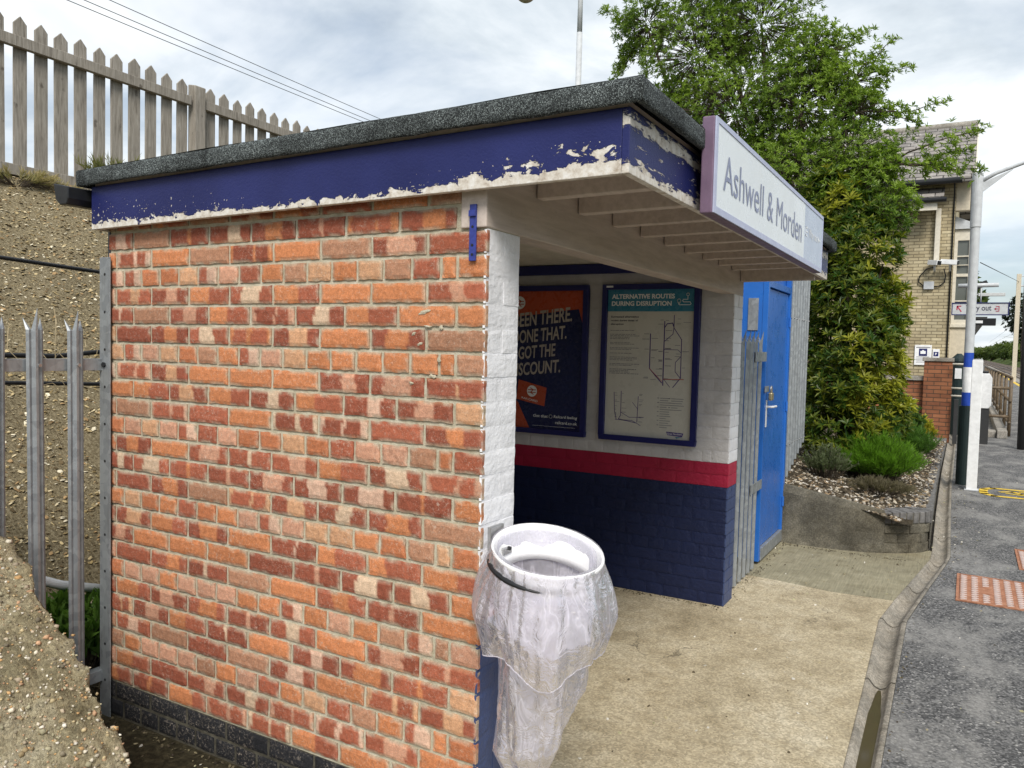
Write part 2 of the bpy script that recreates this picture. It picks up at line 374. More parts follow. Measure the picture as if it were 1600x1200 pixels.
M['bluedoor'] = plain("gloss blue paint", (0.022, 0.13, 0.47), 0.32, 0.5, var=0.08, scale=5)
M['navy'] = plain("navy paint", (0.010, 0.014, 0.11), 0.4, 0.5)
M['blueband'] = plain("blue band paint", (0.02, 0.07, 0.42), 0.4)
M['strap'] = plain("blue strap paint", (0.03, 0.045, 0.24), 0.45, var=0.25, scale=60)
M['black'] = plain("black plastic", (0.012, 0.013, 0.015), 0.4)
M['darkgreen'] = plain("dark green paint", (0.012, 0.025, 0.026), 0.5)
M['darkgrey'] = plain("dark grey paint", (0.035, 0.035, 0.036), 0.5)
M['steel'] = plain("bare steel", (0.42, 0.42, 0.42), 0.35, 0.5, 0.8)
M['brass'] = plain("dull brass", (0.45, 0.38, 0.24), 0.4, 0.5, 0.8)
M['lightgrey'] = plain("light grey paint", (0.50, 0.52, 0.54), 0.45)
M['purple'] = plain("faded purple paint", (0.16, 0.105, 0.165), 0.5)
M['signframe'] = plain("pale lilac frame", (0.42, 0.45, 0.60), 0.4, var=0.05)
M['signface'] = plain("sign white face", (0.70, 0.74, 0.76), 0.3, var=0.03, scale=3, bump=0)
M['signblue'] = plain("sign pale blue face", (0.43, 0.49, 0.60), 0.3, var=0.03, scale=3, bump=0)
M['lettering'] = plain("sign lettering", (0.22, 0.245, 0.37), 0.4, var=0.05, bump=0)
M['white_ink'] = plain("white ink", (0.82, 0.84, 0.86), 0.5, var=0.02, bump=0)
M['brown_rail'] = plain("brown handrail paint", (0.13, 0.095, 0.06), 0.6, var=0.3)
M['coping'] = m_concrete("coping stone", ((0.2, 0.19, 0.17), (0.30, 0.28, 0.25), (0.4, 0.38, 0.34)), 4)
M['engbrick'] = plain("blue engineering brick", (0.135, 0.13, 0.125), 0.8, var=0.55, scale=18, bump=0.004)
M['yellow'] = plain("worn yellow paint", (0.62, 0.42, 0.035), 0.7, var=0.35, scale=30)
M['wet'] = m_glass("wet puddle water", (0.075, 0.062, 0.036))
M['glass'] = m_glass("window glass", (0.10, 0.11, 0.10))
M['poster_glaze'] = plain("poster dark navy ink", (0.010, 0.016, 0.075), 0.25, var=0.04, bump=0)
M['orange_ink'] = plain("orange ink", (0.46, 0.075, 0.03), 0.3, var=0.04, bump=0)
M['paper'] = plain("poster paper", (0.58, 0.57, 0.52), 0.3, var=0.03, scale=5, bump=0)
M['teal_ink'] = plain("teal ink", (0.045, 0.22, 0.34), 0.3, var=0.03, bump=0)
M['dark_ink'] = plain("dark ink", (0.03, 0.03, 0.06), 0.4, bump=0)
M['grey_ink'] = plain("grey ink", (0.25, 0.25, 0.27), 0.4, bump=0)
M['red_ink'] = plain("red ink", (0.45, 0.09, 0.06), 0.4, bump=0)
M['purple_ink'] = plain("violet ink", (0.06, 0.03, 0.2), 0.4, bump=0)
M['pale_ink'] = plain("pale ink", (0.46, 0.41, 0.37), 0.4, bump=0)
M['crimson_ink'] = plain("crimson ink", (0.42, 0.04, 0.08), 0.4, bump=0)
M['rail'] = plain("rail steel", (0.16, 0.12, 0.10), 0.4, 0.5, 0.6)

# ------------------------------------------------------------------ mesh helpers
class MB:
    def __init__(s): s.v = []; s.f = []; s.c = []; s.mi = []; s.mats = []
    def add(s, vs, fs, col=None, mi=0):
        o = len(s.v); s.v += [tuple(v) for v in vs]; s.f += [tuple(o + i for i in q) for q in fs]
        s.mi += [mi] * len(fs)
        if col is None: s.c += [(1, 1, 1)] * len(vs)
        elif isinstance(col, list): s.c += col
        else: s.c += [col] * len(vs)
        return s
    def box(s, a, b, col=None, mi=0):
        x0, y0, z0 = (min(a[i], b[i]) for i in range(3)); x1, y1, z1 = (max(a[i], b[i]) for i in range(3))
        vs = [(x0, y0, z0), (x1, y0, z0), (x1, y1, z0), (x0, y1, z0), (x0, y0, z1), (x1, y0, z1), (x1, y1, z1), (x0, y1, z1)]
        return s.add(vs, [(0, 3, 2, 1), (4, 5, 6, 7), (0, 1, 5, 4), (1, 2, 6, 5), (2, 3, 7, 6), (3, 0, 4, 7)], col, mi)
    def prism(s, poly, axis, a, b, col=None, mi=0):
        """poly: 2-D points in the two other axes (order x,y,z), extruded along axis from a to b"""
        n = len(poly); vs = []
        for t in (a, b):
            for p in poly:
                q = list(p); q.insert(axis, t); vs.append(tuple(q))
        fs = [tuple(range(n))[::-1], tuple(range(n, 2 * n))] + [(i, (i + 1) % n, n + (i + 1) % n, n + i) for i in range(n)]
        return s.add(vs, fs, col, mi)
    def tube(s, pts, r, n=10, col=None, mi=0, cap=True):
        pts = [Vector(p) for p in pts]; rs = r if isinstance(r, (list, tuple)) else [r] * len(pts)
        vs = []; fs = []; prev = None
        for i, p in enumerate(pts):
            d = (pts[min(i + 1, len(pts) - 1)] - pts[max(i - 1, 0)]).normalized()
            if prev is None:
                a = d.orthogonal().normalized()
            else:
                a = (prev - d * prev.dot(d)); a = a.normalized() if a.length > 1e-6 else d.orthogonal().normalized()
            prev = a; b = d.cross(a)
            for k in range(n):
                t = 2 * math.pi * k / n; vs.append(p + (a * math.cos(t) + b * math.sin(t)) * rs[i])
        for i in range(len(pts) - 1):
            for k in range(n):
                k2 = (k + 1) % n; fs.append((i * n + k, i * n + k2, (i + 1) * n + k2, (i + 1) * n + k))
        if cap: fs += [tuple(range(n))[::-1], tuple(range((len(pts) - 1) * n, len(pts) * n))]
        return s.add(vs, fs, col, mi)
    def grid(s, fn, nu, nv, col=None, mi=0, closed=False):
        vs = [fn(i / nu, j / nv) for j in range(nv + 1) for i in range(nu + 1)]
        fs = [(j * (nu + 1) + i, j * (nu + 1) + i + 1, (j + 1) * (nu + 1) + i + 1, (j + 1) * (nu + 1) + i) for j in range(nv) for i in range(nu)]
        return s.add(vs, fs, col, mi)
    def build(s, name, mat, parent=None, bevel=0.0, smooth=False, seg=2, cols=False, solid=0.0):
        me = bpy.data.meshes.new(name)
        off = Vector(parent_loc(parent)) if parent else Vector((0, 0, 0))
        vs = [(v[0] - off.x, v[1] - off.y, v[2] - off.z) for v in s.v]
        me.from_pydata(vs, [], s.f)
        for q in (mat if isinstance(mat, (list, tuple)) else [mat]): me.materials.append(q)
        if len(me.materials) > 1: me.polygons.foreach_set('material_index', s.mi)
        if smooth: me.polygons.foreach_set('use_smooth', [True] * len(me.polygons))
        if cols:
            a = me.color_attributes.new("Col", 'FLOAT_COLOR', 'POINT')
            arr = np.ones((len(s.c), 4), dtype=np.float32); arr[:, :3] = np.array(s.c, dtype=np.float32)
            a.data.foreach_set('color', arr.ravel())
        me.update()
        o = bpy.data.objects.new(name, me); COL.objects.link(o)
        if parent: o.parent = parent
        if solid:
            md = o.modifiers.new("solid", 'SOLIDIFY'); md.thickness = solid; md.offset = 0
        if bevel:
            bm = bmesh.new(); bm.from_mesh(me); bmesh.ops.remove_doubles(bm, verts=bm.verts, dist=1e-6)
            bmesh.ops.recalc_face_normals(bm, faces=bm.faces); bm.to_mesh(me); bm.free()
            md = o.modifiers.new("bevel", 'BEVEL'); md.width = bevel; md.segments = seg; md.limit_method = 'ANGLE'; md.angle_limit = R(40)
        return o
def parent_loc(p):
    l = Vector(p.location)
    q = p.parent
    while q: l += Vector(q.location); q = q.parent
    return l
def tag(o, label=None, cat=None, group=None, kind=None):
    if label: o['label'] = label
    if cat: o['category'] = cat
    if group: o['group'] = group
    if kind: o['kind'] = kind
    return o
def thing(name, loc, label, cat, group=None):
    o = bpy.data.objects.new(name, None); o.empty_display_size = 0.1; COL.objects.link(o); o.location = loc
    return tag(o, label, cat, group)
def box(name, a, b, mat, parent=None, bevel=0.0, **k): return MB().box(a, b).build(name, mat, parent, bevel, **k)
def structure(o): return tag(o, kind='structure')

def textmesh(mb, body, origin, width, height, u, n, shear=0.0, bold=0.0, mi=0, rot=0.0, depth=0.0015):
    """lettering scaled to an exact width and height on the plane (u, n x u); origin is its lower-left corner"""
    cu = bpy.data.curves.new("lettering", 'FONT'); cu.body = body; cu.size = 1; cu.extrude = 0.0; cu.offset = bold
    cu.resolution_u = 3; cu.shear = shear
    o = bpy.data.objects.new("lettering", cu); COL.objects.link(o)
    dg = bpy.context.evaluated_depsgraph_get(); me = bpy.data.meshes.new_from_object(o.evaluated_get(dg))
    COL.objects.unlink(o); bpy.data.objects.remove(o)
    xs = [v.co.x for v in me.vertices]; ys = [v.co.y for v in me.vertices]
    x0, x1, y0, y1 = min(xs), max(xs), min(ys), max(ys)
    u = Vector(u); n = Vector(n); vv = n.cross(u); og = Vector(origin)
    vs = []
    for v in me.vertices:
        a = (v.co.x - x0) / (x1 - x0) * width; b = (v.co.y - y0) / (y1 - y0) * height
        a, b = a * math.cos(rot) - b * math.sin(rot), a * math.sin(rot) + b * math.cos(rot)
        vs.append(og + u * a + vv * b + n * depth)
    mb.add(vs, [tuple(p.vertices) for p in me.polygons], mi=mi)
    bpy.data.meshes.remove(me)

# ------------------------------------------------------------------ ground
box('terrain', (-400, -300, -1.6), (500, 1500, -1.35), M['grass_land']); structure(bpy.data.objects['terrain'])
structure(box('platform', (-2.6, -9, -1.3), (4.38, 160, -0.075), M['gutter']))
GL = [(0.93, -9), (0.93, 0.2), (0.91, 1.23), (0.889, 2.14), (0.858, 3.19), (0.905, 3.66), (1.064, 4.99), (1.066, 5.3), (1.035, 7.2), (1.0, 10.2), (0.975, 14.9), (0.95, 60)]
GR = [(1.06, -9), (1.055, 0.2), (1.038, 1.31), (1.022, 2.35), (1.009, 3.25), (1.097, 4.13), (1.182, 4.88), (1.205, 5.17), (1.18, 6.6), (1.145, 9.1), (1.12, 14.9), (1.1, 60)]
def lerp_poly(P, y):
    for (x0, y0), (x1, y1) in zip(P, P[1:]):
        if y0 <= y <= y1: return x0 + (x1 - x0) * (y - y0) / (y1 - y0)
    return P[-1][0]
ap = [(-0.45, -9)] + GL[:6] + [(0.53, 3.632), (0.14, 3.70), (-0.02, 3.12), (-1.86, 3.12), (-1.86, 0.0), (-0.45, 0.0)]
ap = [(-0.45, -9)] + GL[:6] + [(0.53, 3.632), (0.14, 3.70), (-0.2, 3.72), (-1.86, 3.72), (-1.86, 0.012), (-0.45, 0.012)]
structure(MB().prism(ap, 2, -0.074, 0.0).build('concrete_apron', M['apron']))
rp = [(-1.86, 3.728), (-0.2, 3.728), (0.14, 3.708), (0.53, 3.64), (0.905, 3.668), GL[6], (1.066, 5.3), (1.04, 5.33), (-1.86, 4.9)]
structure(MB().prism(rp, 2, -0.074, -0.002).build('concrete_ramp', M['ramp']))
structure(MB().prism([(-1.98, -9), (-0.46, -9), (-0.46, 0.010), (-1.98, 0.010)], 2, -0.074, -0.004).build('dirt_strip', M['dirt']))
asp = GR + [(4.38, 60), (4.38, -9)]
structure(MB().prism(asp, 2, -0.074, 0.0).build('platform_surface', M['asphalt']))
structure(MB().box((0.95, 60.01, -0.074), (4.38, 160, 0.0)).build('far_platform_surface', M['asphalt']))
# drainage channel
mb = MB()
ys = sorted(set([-9, 60] + [v[1] for v in GL + GR] + [0.3 * i for i in range(-6, 60)]))
prof = [(0, 0.0), (0.10, 0.002), (0.17, -0.008), (0.30, -0.030), (0.5, -0.042), (0.70, -0.030), (0.80, -0.006), (0.86, 0.004), (1, 0.003)]
vs = []; np_ = len(prof)
for y in ys:
    a, b = lerp_poly(GL, y) + 0.0015, lerp_poly(GR, y) - 0.0015
    for t, zz in prof:
        vs.append((a + (b - a) * t, y, zz + 0.003 * mnoise.noise((t * 3, y * 4, 0))))
mb.add(vs, [(j * np_ + i, j * np_ + i + 1, (j + 1) * np_ + i + 1, (j + 1) * np_ + i) for j in range(len(ys) - 1) for i in range(np_ - 1)])
structure(mb.build('drainage_channel', M['gutter'], smooth=True))
mb = MB(); pv = []
py_ = [0.2 + 0.07 * i for i in range(29)]
for y in py_:
    a, b = lerp_poly(GL, y), lerp_poly(GR, y); wv = 0.24 * min(1, (2.25 - y) * 2.2) + 0.03 * mnoise.noise((y * 6, 2, 0))
    pv += [(a + (b - a) * (0.5 - max(wv, 0.01)), y, -0.0285), (a + (b - a) * (0.5 + max(wv, 0.01)), y, -0.0285)]
mb.add(pv, [(2 * i, 2 * i + 1, 2 * i + 3, 2 * i + 2) for i in range(len(py_) - 1)])
structure(mb.build('puddle', M['wet']))
mj = MB()
for yj in (0.3, 1.02, 2.2, 3.22, 4.06, 4.92, 5.9, 6.9, 7.9, 8.9, 10.4, 12.0):
    a, b = lerp_poly(GL, yj), lerp_poly(GR, yj); pv2 = []
    for t, zz in prof:
        xx = a + 0.0015 + (b - a - 0.003) * t; oy = 0.004 * mnoise.noise((t * 9, yj, 2))
        pv2 += [(xx, yj + oy - 0.004, zz + 0.0045), (xx, yj + oy + 0.004, zz + 0.0045)]
    mj.add(pv2, [(2 * i, 2 * i + 2, 2 * i + 3, 2 * i + 1) for i in range(len(prof) - 1)])
structure(mj.build('channel_joints', M['dirt']))
# track bed
structure(box('trackbed', (4.45, -60, -1.34), (13.5, 900, -1.1), M['ballast']))
mb = MB()

def sstep(a, b, x):
    t = max(0.0, min(1.0, (x - a) / (b - a))); return t * t * (3 - 2 * t)
def hgt(x, y):
    hA = max(0.0, min(1.0, (-1.95 - x) / 3.0)); hA = 2.78 * (hA ** 0.92)
    hB = 0.50 - 0.2 * (x + 0.1) / 1.05 if x > -0.1 else min(2.8, 0.50 + (-0.1 - x) * 0.47)
    s = sstep(4.0, 4.9, y)
    h = hA * (1 - s) + hB * s
    s2 = sstep(11.5, 14.2, y)
    h = h * (1 - s2) + s2 * min(2.8, max(0.0, (-3.5 - x) * 0.8))
    return h + 0.05 * mnoise.noise((x * 1.3, y * 1.3, 0)) + 0.03 * mnoise.noise((x * 5, y * 5, 3))
def terrain(name, x0, x1, y0, y1, step, mat, coarse=1.0):
    nx = max(2, int((x1 - x0) / step)); ny = max(2, int((y1 - y0) / step)); mb = MB()
    mb.grid(lambda u, v: (x0 + (x1 - x0) * u, y0 + (y1 - y0) * v, hgt(x0 + (x1 - x0) * u, y0 + (y1 - y0) * v)), nx, ny)
    return structure(mb.build(name, mat, smooth=True))
terrain('embankment', -6.5, -1.95, -5, 4.9, 0.07, M['bank'])
mb = MB(); mb.grid(lambda u, v: (-60 + 53.55 * u, -8 + 60 * v, 2.72 + 0.1 * mnoise.noise((u * 60, v * 60, 1))), 60, 60)
structure(mb.build('embankment_top', M['grass_land'], smooth=True))
terrain('embankment_side', -6.5, -1.9, 4.9, 30, 0.2, M['bed'])
terrain('planting_bed', -1.9, 0.93, 4.93, 14.7, 0.07, M['bed'])

def chipmesh(name, pts, sizes, cols, label, seed):
    rg = np.random.default_rng(seed); n = len(pts); mb = MB()
    P = np.array(pts)
    for i in range(n):
        s = sizes[i]; a = rg.uniform(0, 6.28); el = rg.uniform(0.45, 1.0)
        tilt = rg.uniform(-0.5, 0.5, 2); th = s * rg.uniform(0.15, 0.4)
        ca, sa = math.cos(a), math.sin(a); k = 5; top = []; bot = []
        for j in range(k):
            t = 6.283 * j / k + rg.uniform(-0.3, 0.3); x = math.cos(t) * s; y = math.sin(t) * s * el
            X, Y = x * ca - y * sa, x * sa + y * ca
            Z = X * tilt[0] + Y * tilt[1]
            top.append((P[i, 0] + X * 0.75, P[i, 1] + Y * 0.75, P[i, 2] + Z + th)); bot.append((P[i, 0] + X, P[i, 1] + Y, P[i, 2] + Z))
        mb.add(top + bot, [(0, 1, 2, 3, 4)] + [(j, 5 + j, 5 + (j + 1) % 5, (j + 1) % 5) for j in range(5)], cols[i])
    o = mb.build(name, M['chips'], cols=True)
    return tag(o, label, None, None, 'stuff')
def chipcol(rg, palette):
    c = palette[rg.integers(len(palette))]; k = rg.uniform(0.7, 1.25); return tuple(float(x * k) for x in c)
rg = np.random.default_rng(3)
pal = [(0.40, 0.32, 0.18), (0.28, 0.21, 0.10), (0.52, 0.44, 0.28), (0.13, 0.095, 0.05), (0.62, 0.56, 0.42), (0.36, 0.24, 0.12), (0.18, 0.14, 0.08), (0.44, 0.35, 0.19)]
pts = []; sz = []; cl = []
for i in range(30000):
    x = rg.uniform(-5.0, -1.97); y = rg.uniform(-1.3, 2.6)
    if x > -3 and y > 0.6: continue
    pts.append((x, y, hgt(x, y))); sz.append(0.004 + 0.014 * rg.uniform() ** 2); cl.append(chipcol(rg, pal))
chipmesh('bank_gravel', pts, sz, cl, 'loose brown stones and chips covering the steep bank', 5)
pal2 = [(0.10, 0.08, 0.055), (0.2, 0.16, 0.11), (0.42, 0.37, 0.29), (0.06, 0.045, 0.03), (0.5, 0.46, 0.4), (0.28, 0.2, 0.12)]
pts = []; sz = []; cl = []
for i in range(9000):
    y = 4.95 + 8 * rg.uniform(0, 1) ** 1.6; x = rg.uniform(-0.3, 1.0 if y > 5.35 else 0.85)
    pts.append((x, y, max(hgt(x, y), 0.338 - 0.03 * (y - 5.3)) if x > 0.85 else hgt(x, y))); sz.append(rg.uniform(0.006, 0.022)); cl.append(chipcol(rg, pal2))
chipmesh('bark_mulch', pts, sz, cl, 'bark chips and dry leaf litter on the planting bed', 6)
pts = []; sz = []; cl = []
for i in range(520):
    k = rg.uniform()
    if k < 0.35: x, y = rg.uniform(0.9, 3.2), rg.uniform(0.5, 10)
    elif k < 0.6: x, y = rg.uniform(-0.1, 0.9), rg.uniform(0.1, 4.8)
    elif k < 0.8: x, y = rg.uniform(-1.8, -0.5), rg.uniform(-0.9, -0.05)
    else: x, y = rg.uniform(1.06, 1.4), rg.uniform(5, 12)
    pts.append((x, y, 0.001)); sz.append(rg.uniform(0.004, 0.011)); cl.append(chipcol(rg, [(0.5, 0.47, 0.4), (0.3, 0.26, 0.16), (0.6, 0.57, 0.5), (0.35, 0.33, 0.2), (0.1, 0.08, 0.05)]))
for i in range(900):
    k = rg.uniform(); e_ = abs(rg.normal(0, 0.03))
    if k < 0.35: x, y = rg.uniform(-1.6, -0.02), 2.885 - e_
    elif k < 0.5: x, y = rg.uniform(-0.03, 0.9), 4.84 - e_ + 0.12 * max(0, k - 0.42)
    elif k < 0.6: x, y = -0.03 + e_, rg.uniform(3.1, 4.9)
    elif k < 0.8: x, y = rg.uniform(-1.8, -0.02), -0.012 - e_
    else: y = rg.uniform(0.4, 12); x = lerp_poly(GR, y) + 0.01 + e_
    pts.append((x, y, 0.001)); sz.append(rg.uniform(0.003, 0.008)); cl.append(chipcol(rg, [(0.07, 0.055, 0.035), (0.12, 0.10, 0.06), (0.2, 0.17, 0.1), (0.05, 0.04, 0.03)]))
chipmesh('ground_litter', pts, sz, cl, 'small pale stones and leaf scraps scattered over the paving', 8)

# ------------------------------------------------------------------ brick walls (each wall one mesh of individual bricks)
ZK = lambda k: 1.95 - 0.075 * k
BR = dict(orange=(0.53, 0.205, 0.09), orange2=(0.47, 0.17, 0.078), dark=(0.285, 0.085, 0.050), dark2=(0.36, 0.110, 0.062),
          cream=(0.59, 0.43, 0.30), buff=(0.54, 0.30, 0.17), pink=(0.53, 0.28, 0.185), pale=(0.60, 0.39, 0.285), dull=(0.40, 0.205, 0.125), black=(0.022, 0.023, 0.027))
MORT = (0.42, 0.38, 0.29)
def brick_bands(rg, stretcher, x, k):
    """bands of fired colour across one brick, as list of (t_end, colour)"""
    low = max(0.0, min(1.0, (k - 14) / 9.0)) * max(0.0, min(1.0, (-x - 0.7) / 0.8))
    def c(n):
        g = rg.uniform(0.88, 1.12); return tuple(v * g for v in BR[n])
    if k >= 25: return [(1.0, c('black'))]
    if not stretcher:
        q = rg.random()
        if q < 0.42 - 0.25 * low: return [(1.0, c('orange' if rg.random() < 0.6 else 'orange2'))]
        if q < 0.56: return [(1.0, c('pink'))]
        if q < 0.68 + 0.15 * low: return [(1.0, c('dull'))]
        if q < 0.80: return [(1.0, c('buff'))]
        if q < 0.9: return [(rg.uniform(0.4, 0.6), c('pale')), (1.0, c('dark2'))]
        return [(1.0, c('dark2'))]
    q = rg.random()
    lite = rg.choice(['cream', 'pale', 'buff', 'pink', 'orange', 'pink']); dk = rg.choice(['dark', 'dark', 'dark2'])
    if q < 0.14 - 0.08 * low: return [(1.0, c('orange'))]
    if q < 0.50:
        a = rg.uniform(0.18, 0.36); b = rg.uniform(0.52, 0.74); return [(a, c(dk)), (b, c(lite)), (1.0, c(dk))]
    if q < 0.62:
        a = rg.uniform(0.40, 0.52); return [(a, c(dk)), (a + rg.uniform(0.05, 0.12), c(lite)), (1.0, c(dk))]
    if q < 0.75:
        a = rg.uniform(0.06, 0.14); b = rg.uniform(0.36, 0.46); d = b + rg.uniform(0.05, 0.12)
        return [(a, c(lite)), (b, c(dk)), (d, c(lite)), (0.9, c(dk)), (1.0, c(lite))]
    if q < 0.86: return [(rg.uniform(0.3, 0.65), c('dark2')), (1.0, c('orange'))]
    if q < 0.92: return [(1.0, c('dark' if rg.random() < 0.5 else 'dark2'))]
    return [(1.0, c('dull'))]
def put_brick(mb, o, u, n, a, b, z0, z1, bands, rg, smear=False, depth=0.010, cell=0.0105):
    """one brick face from a to b along u, z0..z1, standing proud of the mortar plane through o"""
    nu = max(3, int((b - a) / cell)); nv = 5
    o = Vector(o); u = Vector(u); n = Vector(n)
    sd_ = rg.uniform(0, 100); tilt = rg.uniform(-0.0012, 0.0012); skew = rg.uniform(-0.05, 0.05)
    frame = rg.random() < 0.4 and len(bands) > 1
    vs = []; cs = []
    W = b - a; H = z1 - z0
    for j in range(nv + 1):
        for i in range(nu + 1):
            s = i / nu; t = j / nv
            x = a + W * s; z = z0 + H * t
            edge = min(s * W, (1 - s) * W, t * H, (1 - t) * H)
            rd = 0.0 if edge > 0.006 else -0.0032 * min(1, depth / 0.0085) * (1 - edge / 0.006)
            jx = 0.0026 * mnoise.noise((x * 50, z * 50, sd_)); jz = 0.0028 * mnoise.noise((x * 45, z * 60, sd_ + 9))
            dd = depth + rd + tilt + 0.0013 * mnoise.noise((x * 40, z * 40, sd_ + 4))
            p = o + u * (x + jx) + n * dd; vs.append((p.x, p.y, z + jz))
            sb = s + skew * (t - 0.5) + 0.03 * mnoise.noise((x * 25, z * 30, sd_ + 20))
            col = bands[-1][1]
            for e_, c_ in bands:
                if sb <= e_: col = c_; break
            if frame and (t < 0.12 or t > 0.9): col = tuple(0.55 * q + 0.45 * w_ for q, w_ in zip(col, BR['buff']))
            if smear:
                near = max(0.0, 1 - edge / 0.012) * max(0.0, mnoise.noise((x * 28, z * 34, sd_ + 31)) + 0.22) * 1.5
                near = min(0.8, near); col = tuple(q * (1 - near) + w_ * near for q, w_ in zip(col, MORT))
            cs.append(col)
    fs = [(j * (nu + 1) + i, j * (nu + 1) + i + 1, (j + 1) * (nu + 1) + i + 1, (j + 1) * (nu + 1) + i) for j in range(nv) for i in range(nu)]
    ring = [i for i in range(nu + 1)] + [j * (nu + 1) + nu for j in range(1, nv + 1)] + [nv * (nu + 1) + i for i in range(nu - 1, -1, -1)] + [j * (nu + 1) for j in range(nv - 1, 0, -1)]
    base = len(vs)
    for q in ring:
        p = Vector(vs[q]) - n * (depth + 0.004); vs.append(tuple(p)); cs.append(cs[q])
    L_ = len(ring)
    for q in range(L_):
        fs.append((ring[q], base + q, base + (q + 1) % L_, ring[(q + 1) % L_]))
    mb.add(vs, fs, cs)
def courses(length, k, corner_shift=0):
    """brick spans of one course measured from the corner: list of (a, b, is_stretcher)"""
    J = 0.0105; out_ = []
    if k % 4 == 2:
        spans = [0.1025, 0.0505]; x = 0
        out_.append((0, 0.1025, False)); x = 0.1025 + J
        out_.append((x, x + 0.05, False)); x += 0.05 + J
        while x < length - 0.01:
            e = min(x + 0.1025, length); out_.append((x, e, False)); x += 0.1125
    else:
        x = 0
        if k % 4 == 0:
            out_.append((0, 0.1025, False)); x = 0.1025 + J
        while x < length - 0.01:
            e = min(x + 0.2145, length); out_.append((x, e, e - x > 0.12)); x += 0.225
    return out_
PAINT_SHADED = dict(white=(0.56, 0.55, 0.56), red=(0.33, 0.012, 0.045), blue=(0.009, 0.016, 0.058))  # pier paint darkened for the inside walls: interior shade put into the colour
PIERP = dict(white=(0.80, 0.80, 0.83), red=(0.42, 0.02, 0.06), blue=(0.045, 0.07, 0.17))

W_ = 1.84; LEN = 2.903; T = 0.2035; YF = LEN + T
shelter = thing('waiting_shelter', (-0.9, 1.5, 0), 'open fronted red brick platform shelter with flat felted roof and peeling blue fascia', 'shelter')
def wallmesh(name, faces, core, mats=None, painted=False, label=None):
    """faces: (origin, u, n, length, rule) ; core: mortar box"""
    rg = random.Random(hash(name) % 1000 + 11)
    rg = random.Random(sum(ord(c) for c in name) * 7)
    mb = MB(); mo = MB()
    for (o, u, n, length, mode, k0, k1) in faces:
        for k in range(k0, k1 + 1):
            z0, z1 = ZK(k) + 0.0055, ZK(k - 1) - 0.0050
            if mode == 'brick' or mode == 'paint':
                sp = courses(length, k)
            else:   # end of a wall: two headers or one stretcher
                sp = [(0, length, True)] if k % 4 in (2, 0) else [(0, length / 2 - 0.005, False), (length / 2 + 0.005, length, False)]
            for a, b, st in sp:
                if mode == 'brick' and k <= 0:
                    if b < 0.13: continue
                    a = max(a, 0.096)
                if mode == 'brick':
                    bands = brick_bands(rg, st, -a, k)
                    put_brick(mb, o, u, n, a + (0.0012 if a > 0 else 0), b - 0.0012, z0 + 0.0008, z1 - 0.0012, bands, rg, smear=k < 25, depth=0.0085)
                else:
                    P = PIERP if mode == 'end' else PAINT_SHADED
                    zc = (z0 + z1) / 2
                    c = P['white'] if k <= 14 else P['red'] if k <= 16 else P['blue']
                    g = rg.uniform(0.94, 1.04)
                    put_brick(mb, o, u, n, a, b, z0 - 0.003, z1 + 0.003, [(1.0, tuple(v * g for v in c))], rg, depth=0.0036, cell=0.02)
    return mb
# near end wall: bare brick outside, painted end
mb = wallmesh('near_end_wall', [((0, 0.010, 0), (-1, 0, 0), (0, -1, 0), W_, 'brick', -1, 26)], None)
wall_near = mb.build('end_wall', M['brick'], shelter, cols=True)
wall_near['label'] = 'near end wall of bare banded red and buff brick'
mo = MB().box((-W_ + 0.004, 0.0095, -0.02), (-0.0045, T, 2.16))
mo.build('mortar_core', M['mortar'], wall_near)
box('tarred_joint', (-W_ + 0.005, 0.0065, -0.02), (-0.006, 0.03, ZK(24) - 0.004), plain('tarred mortar', (0.075, 0.07, 0.055), 0.9, 0.2, var=0.6, scale=22, bump=0.003), wall_near)
# painted bands of mortar on the pier end
def painted_end(y0, y1, parent):
    for z0, z1, c in ((ZK(0) - 0.001, ZK(14), 'white'), (ZK(14), ZK(16), 'red'), (ZK(16), ZK(26.3), 'blue')):
        m_ = MB(); col = PIERP[c]
        m_.box((-0.05, y0, z0), (-0.0035, y1, z1), col)
        m_.build('painted_joint', M['paintbrick'], parent, cols=True)
mb = wallmesh('near_end_face', [((-0.0045, 0.004, 0), (0, 1, 0), (1, 0, 0), T - 0.004, 'end', 1, 26)], None)
pier = mb.build('painted_pier_end', M['paintbrick'], wall_near, cols=True)
def joints_face(a, b, axis, z0, z1, col, name, parent): pass
pe = MB()
for z0, z1, c in ((ZK(14), ZK(0), 'white'), (ZK(16), ZK(14), 'red'), (-0.02, ZK(16), 'blue')):
    pe.box((-0.0045, 0.0105, z0), (-0.0025, T - 0.0005, z1), PIERP[c])
pe.build('painted_joint', M['paintbrick'], wall_near, cols=True)
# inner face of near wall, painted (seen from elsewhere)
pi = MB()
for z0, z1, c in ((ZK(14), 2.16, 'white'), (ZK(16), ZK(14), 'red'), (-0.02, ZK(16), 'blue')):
    pi.box((-1.64, T, z0), (-0.006, T + 0.006, z1), PAINT_SHADED[c])
pi.build('painted_inside', M['paintbrick'], wall_near, cols=True)
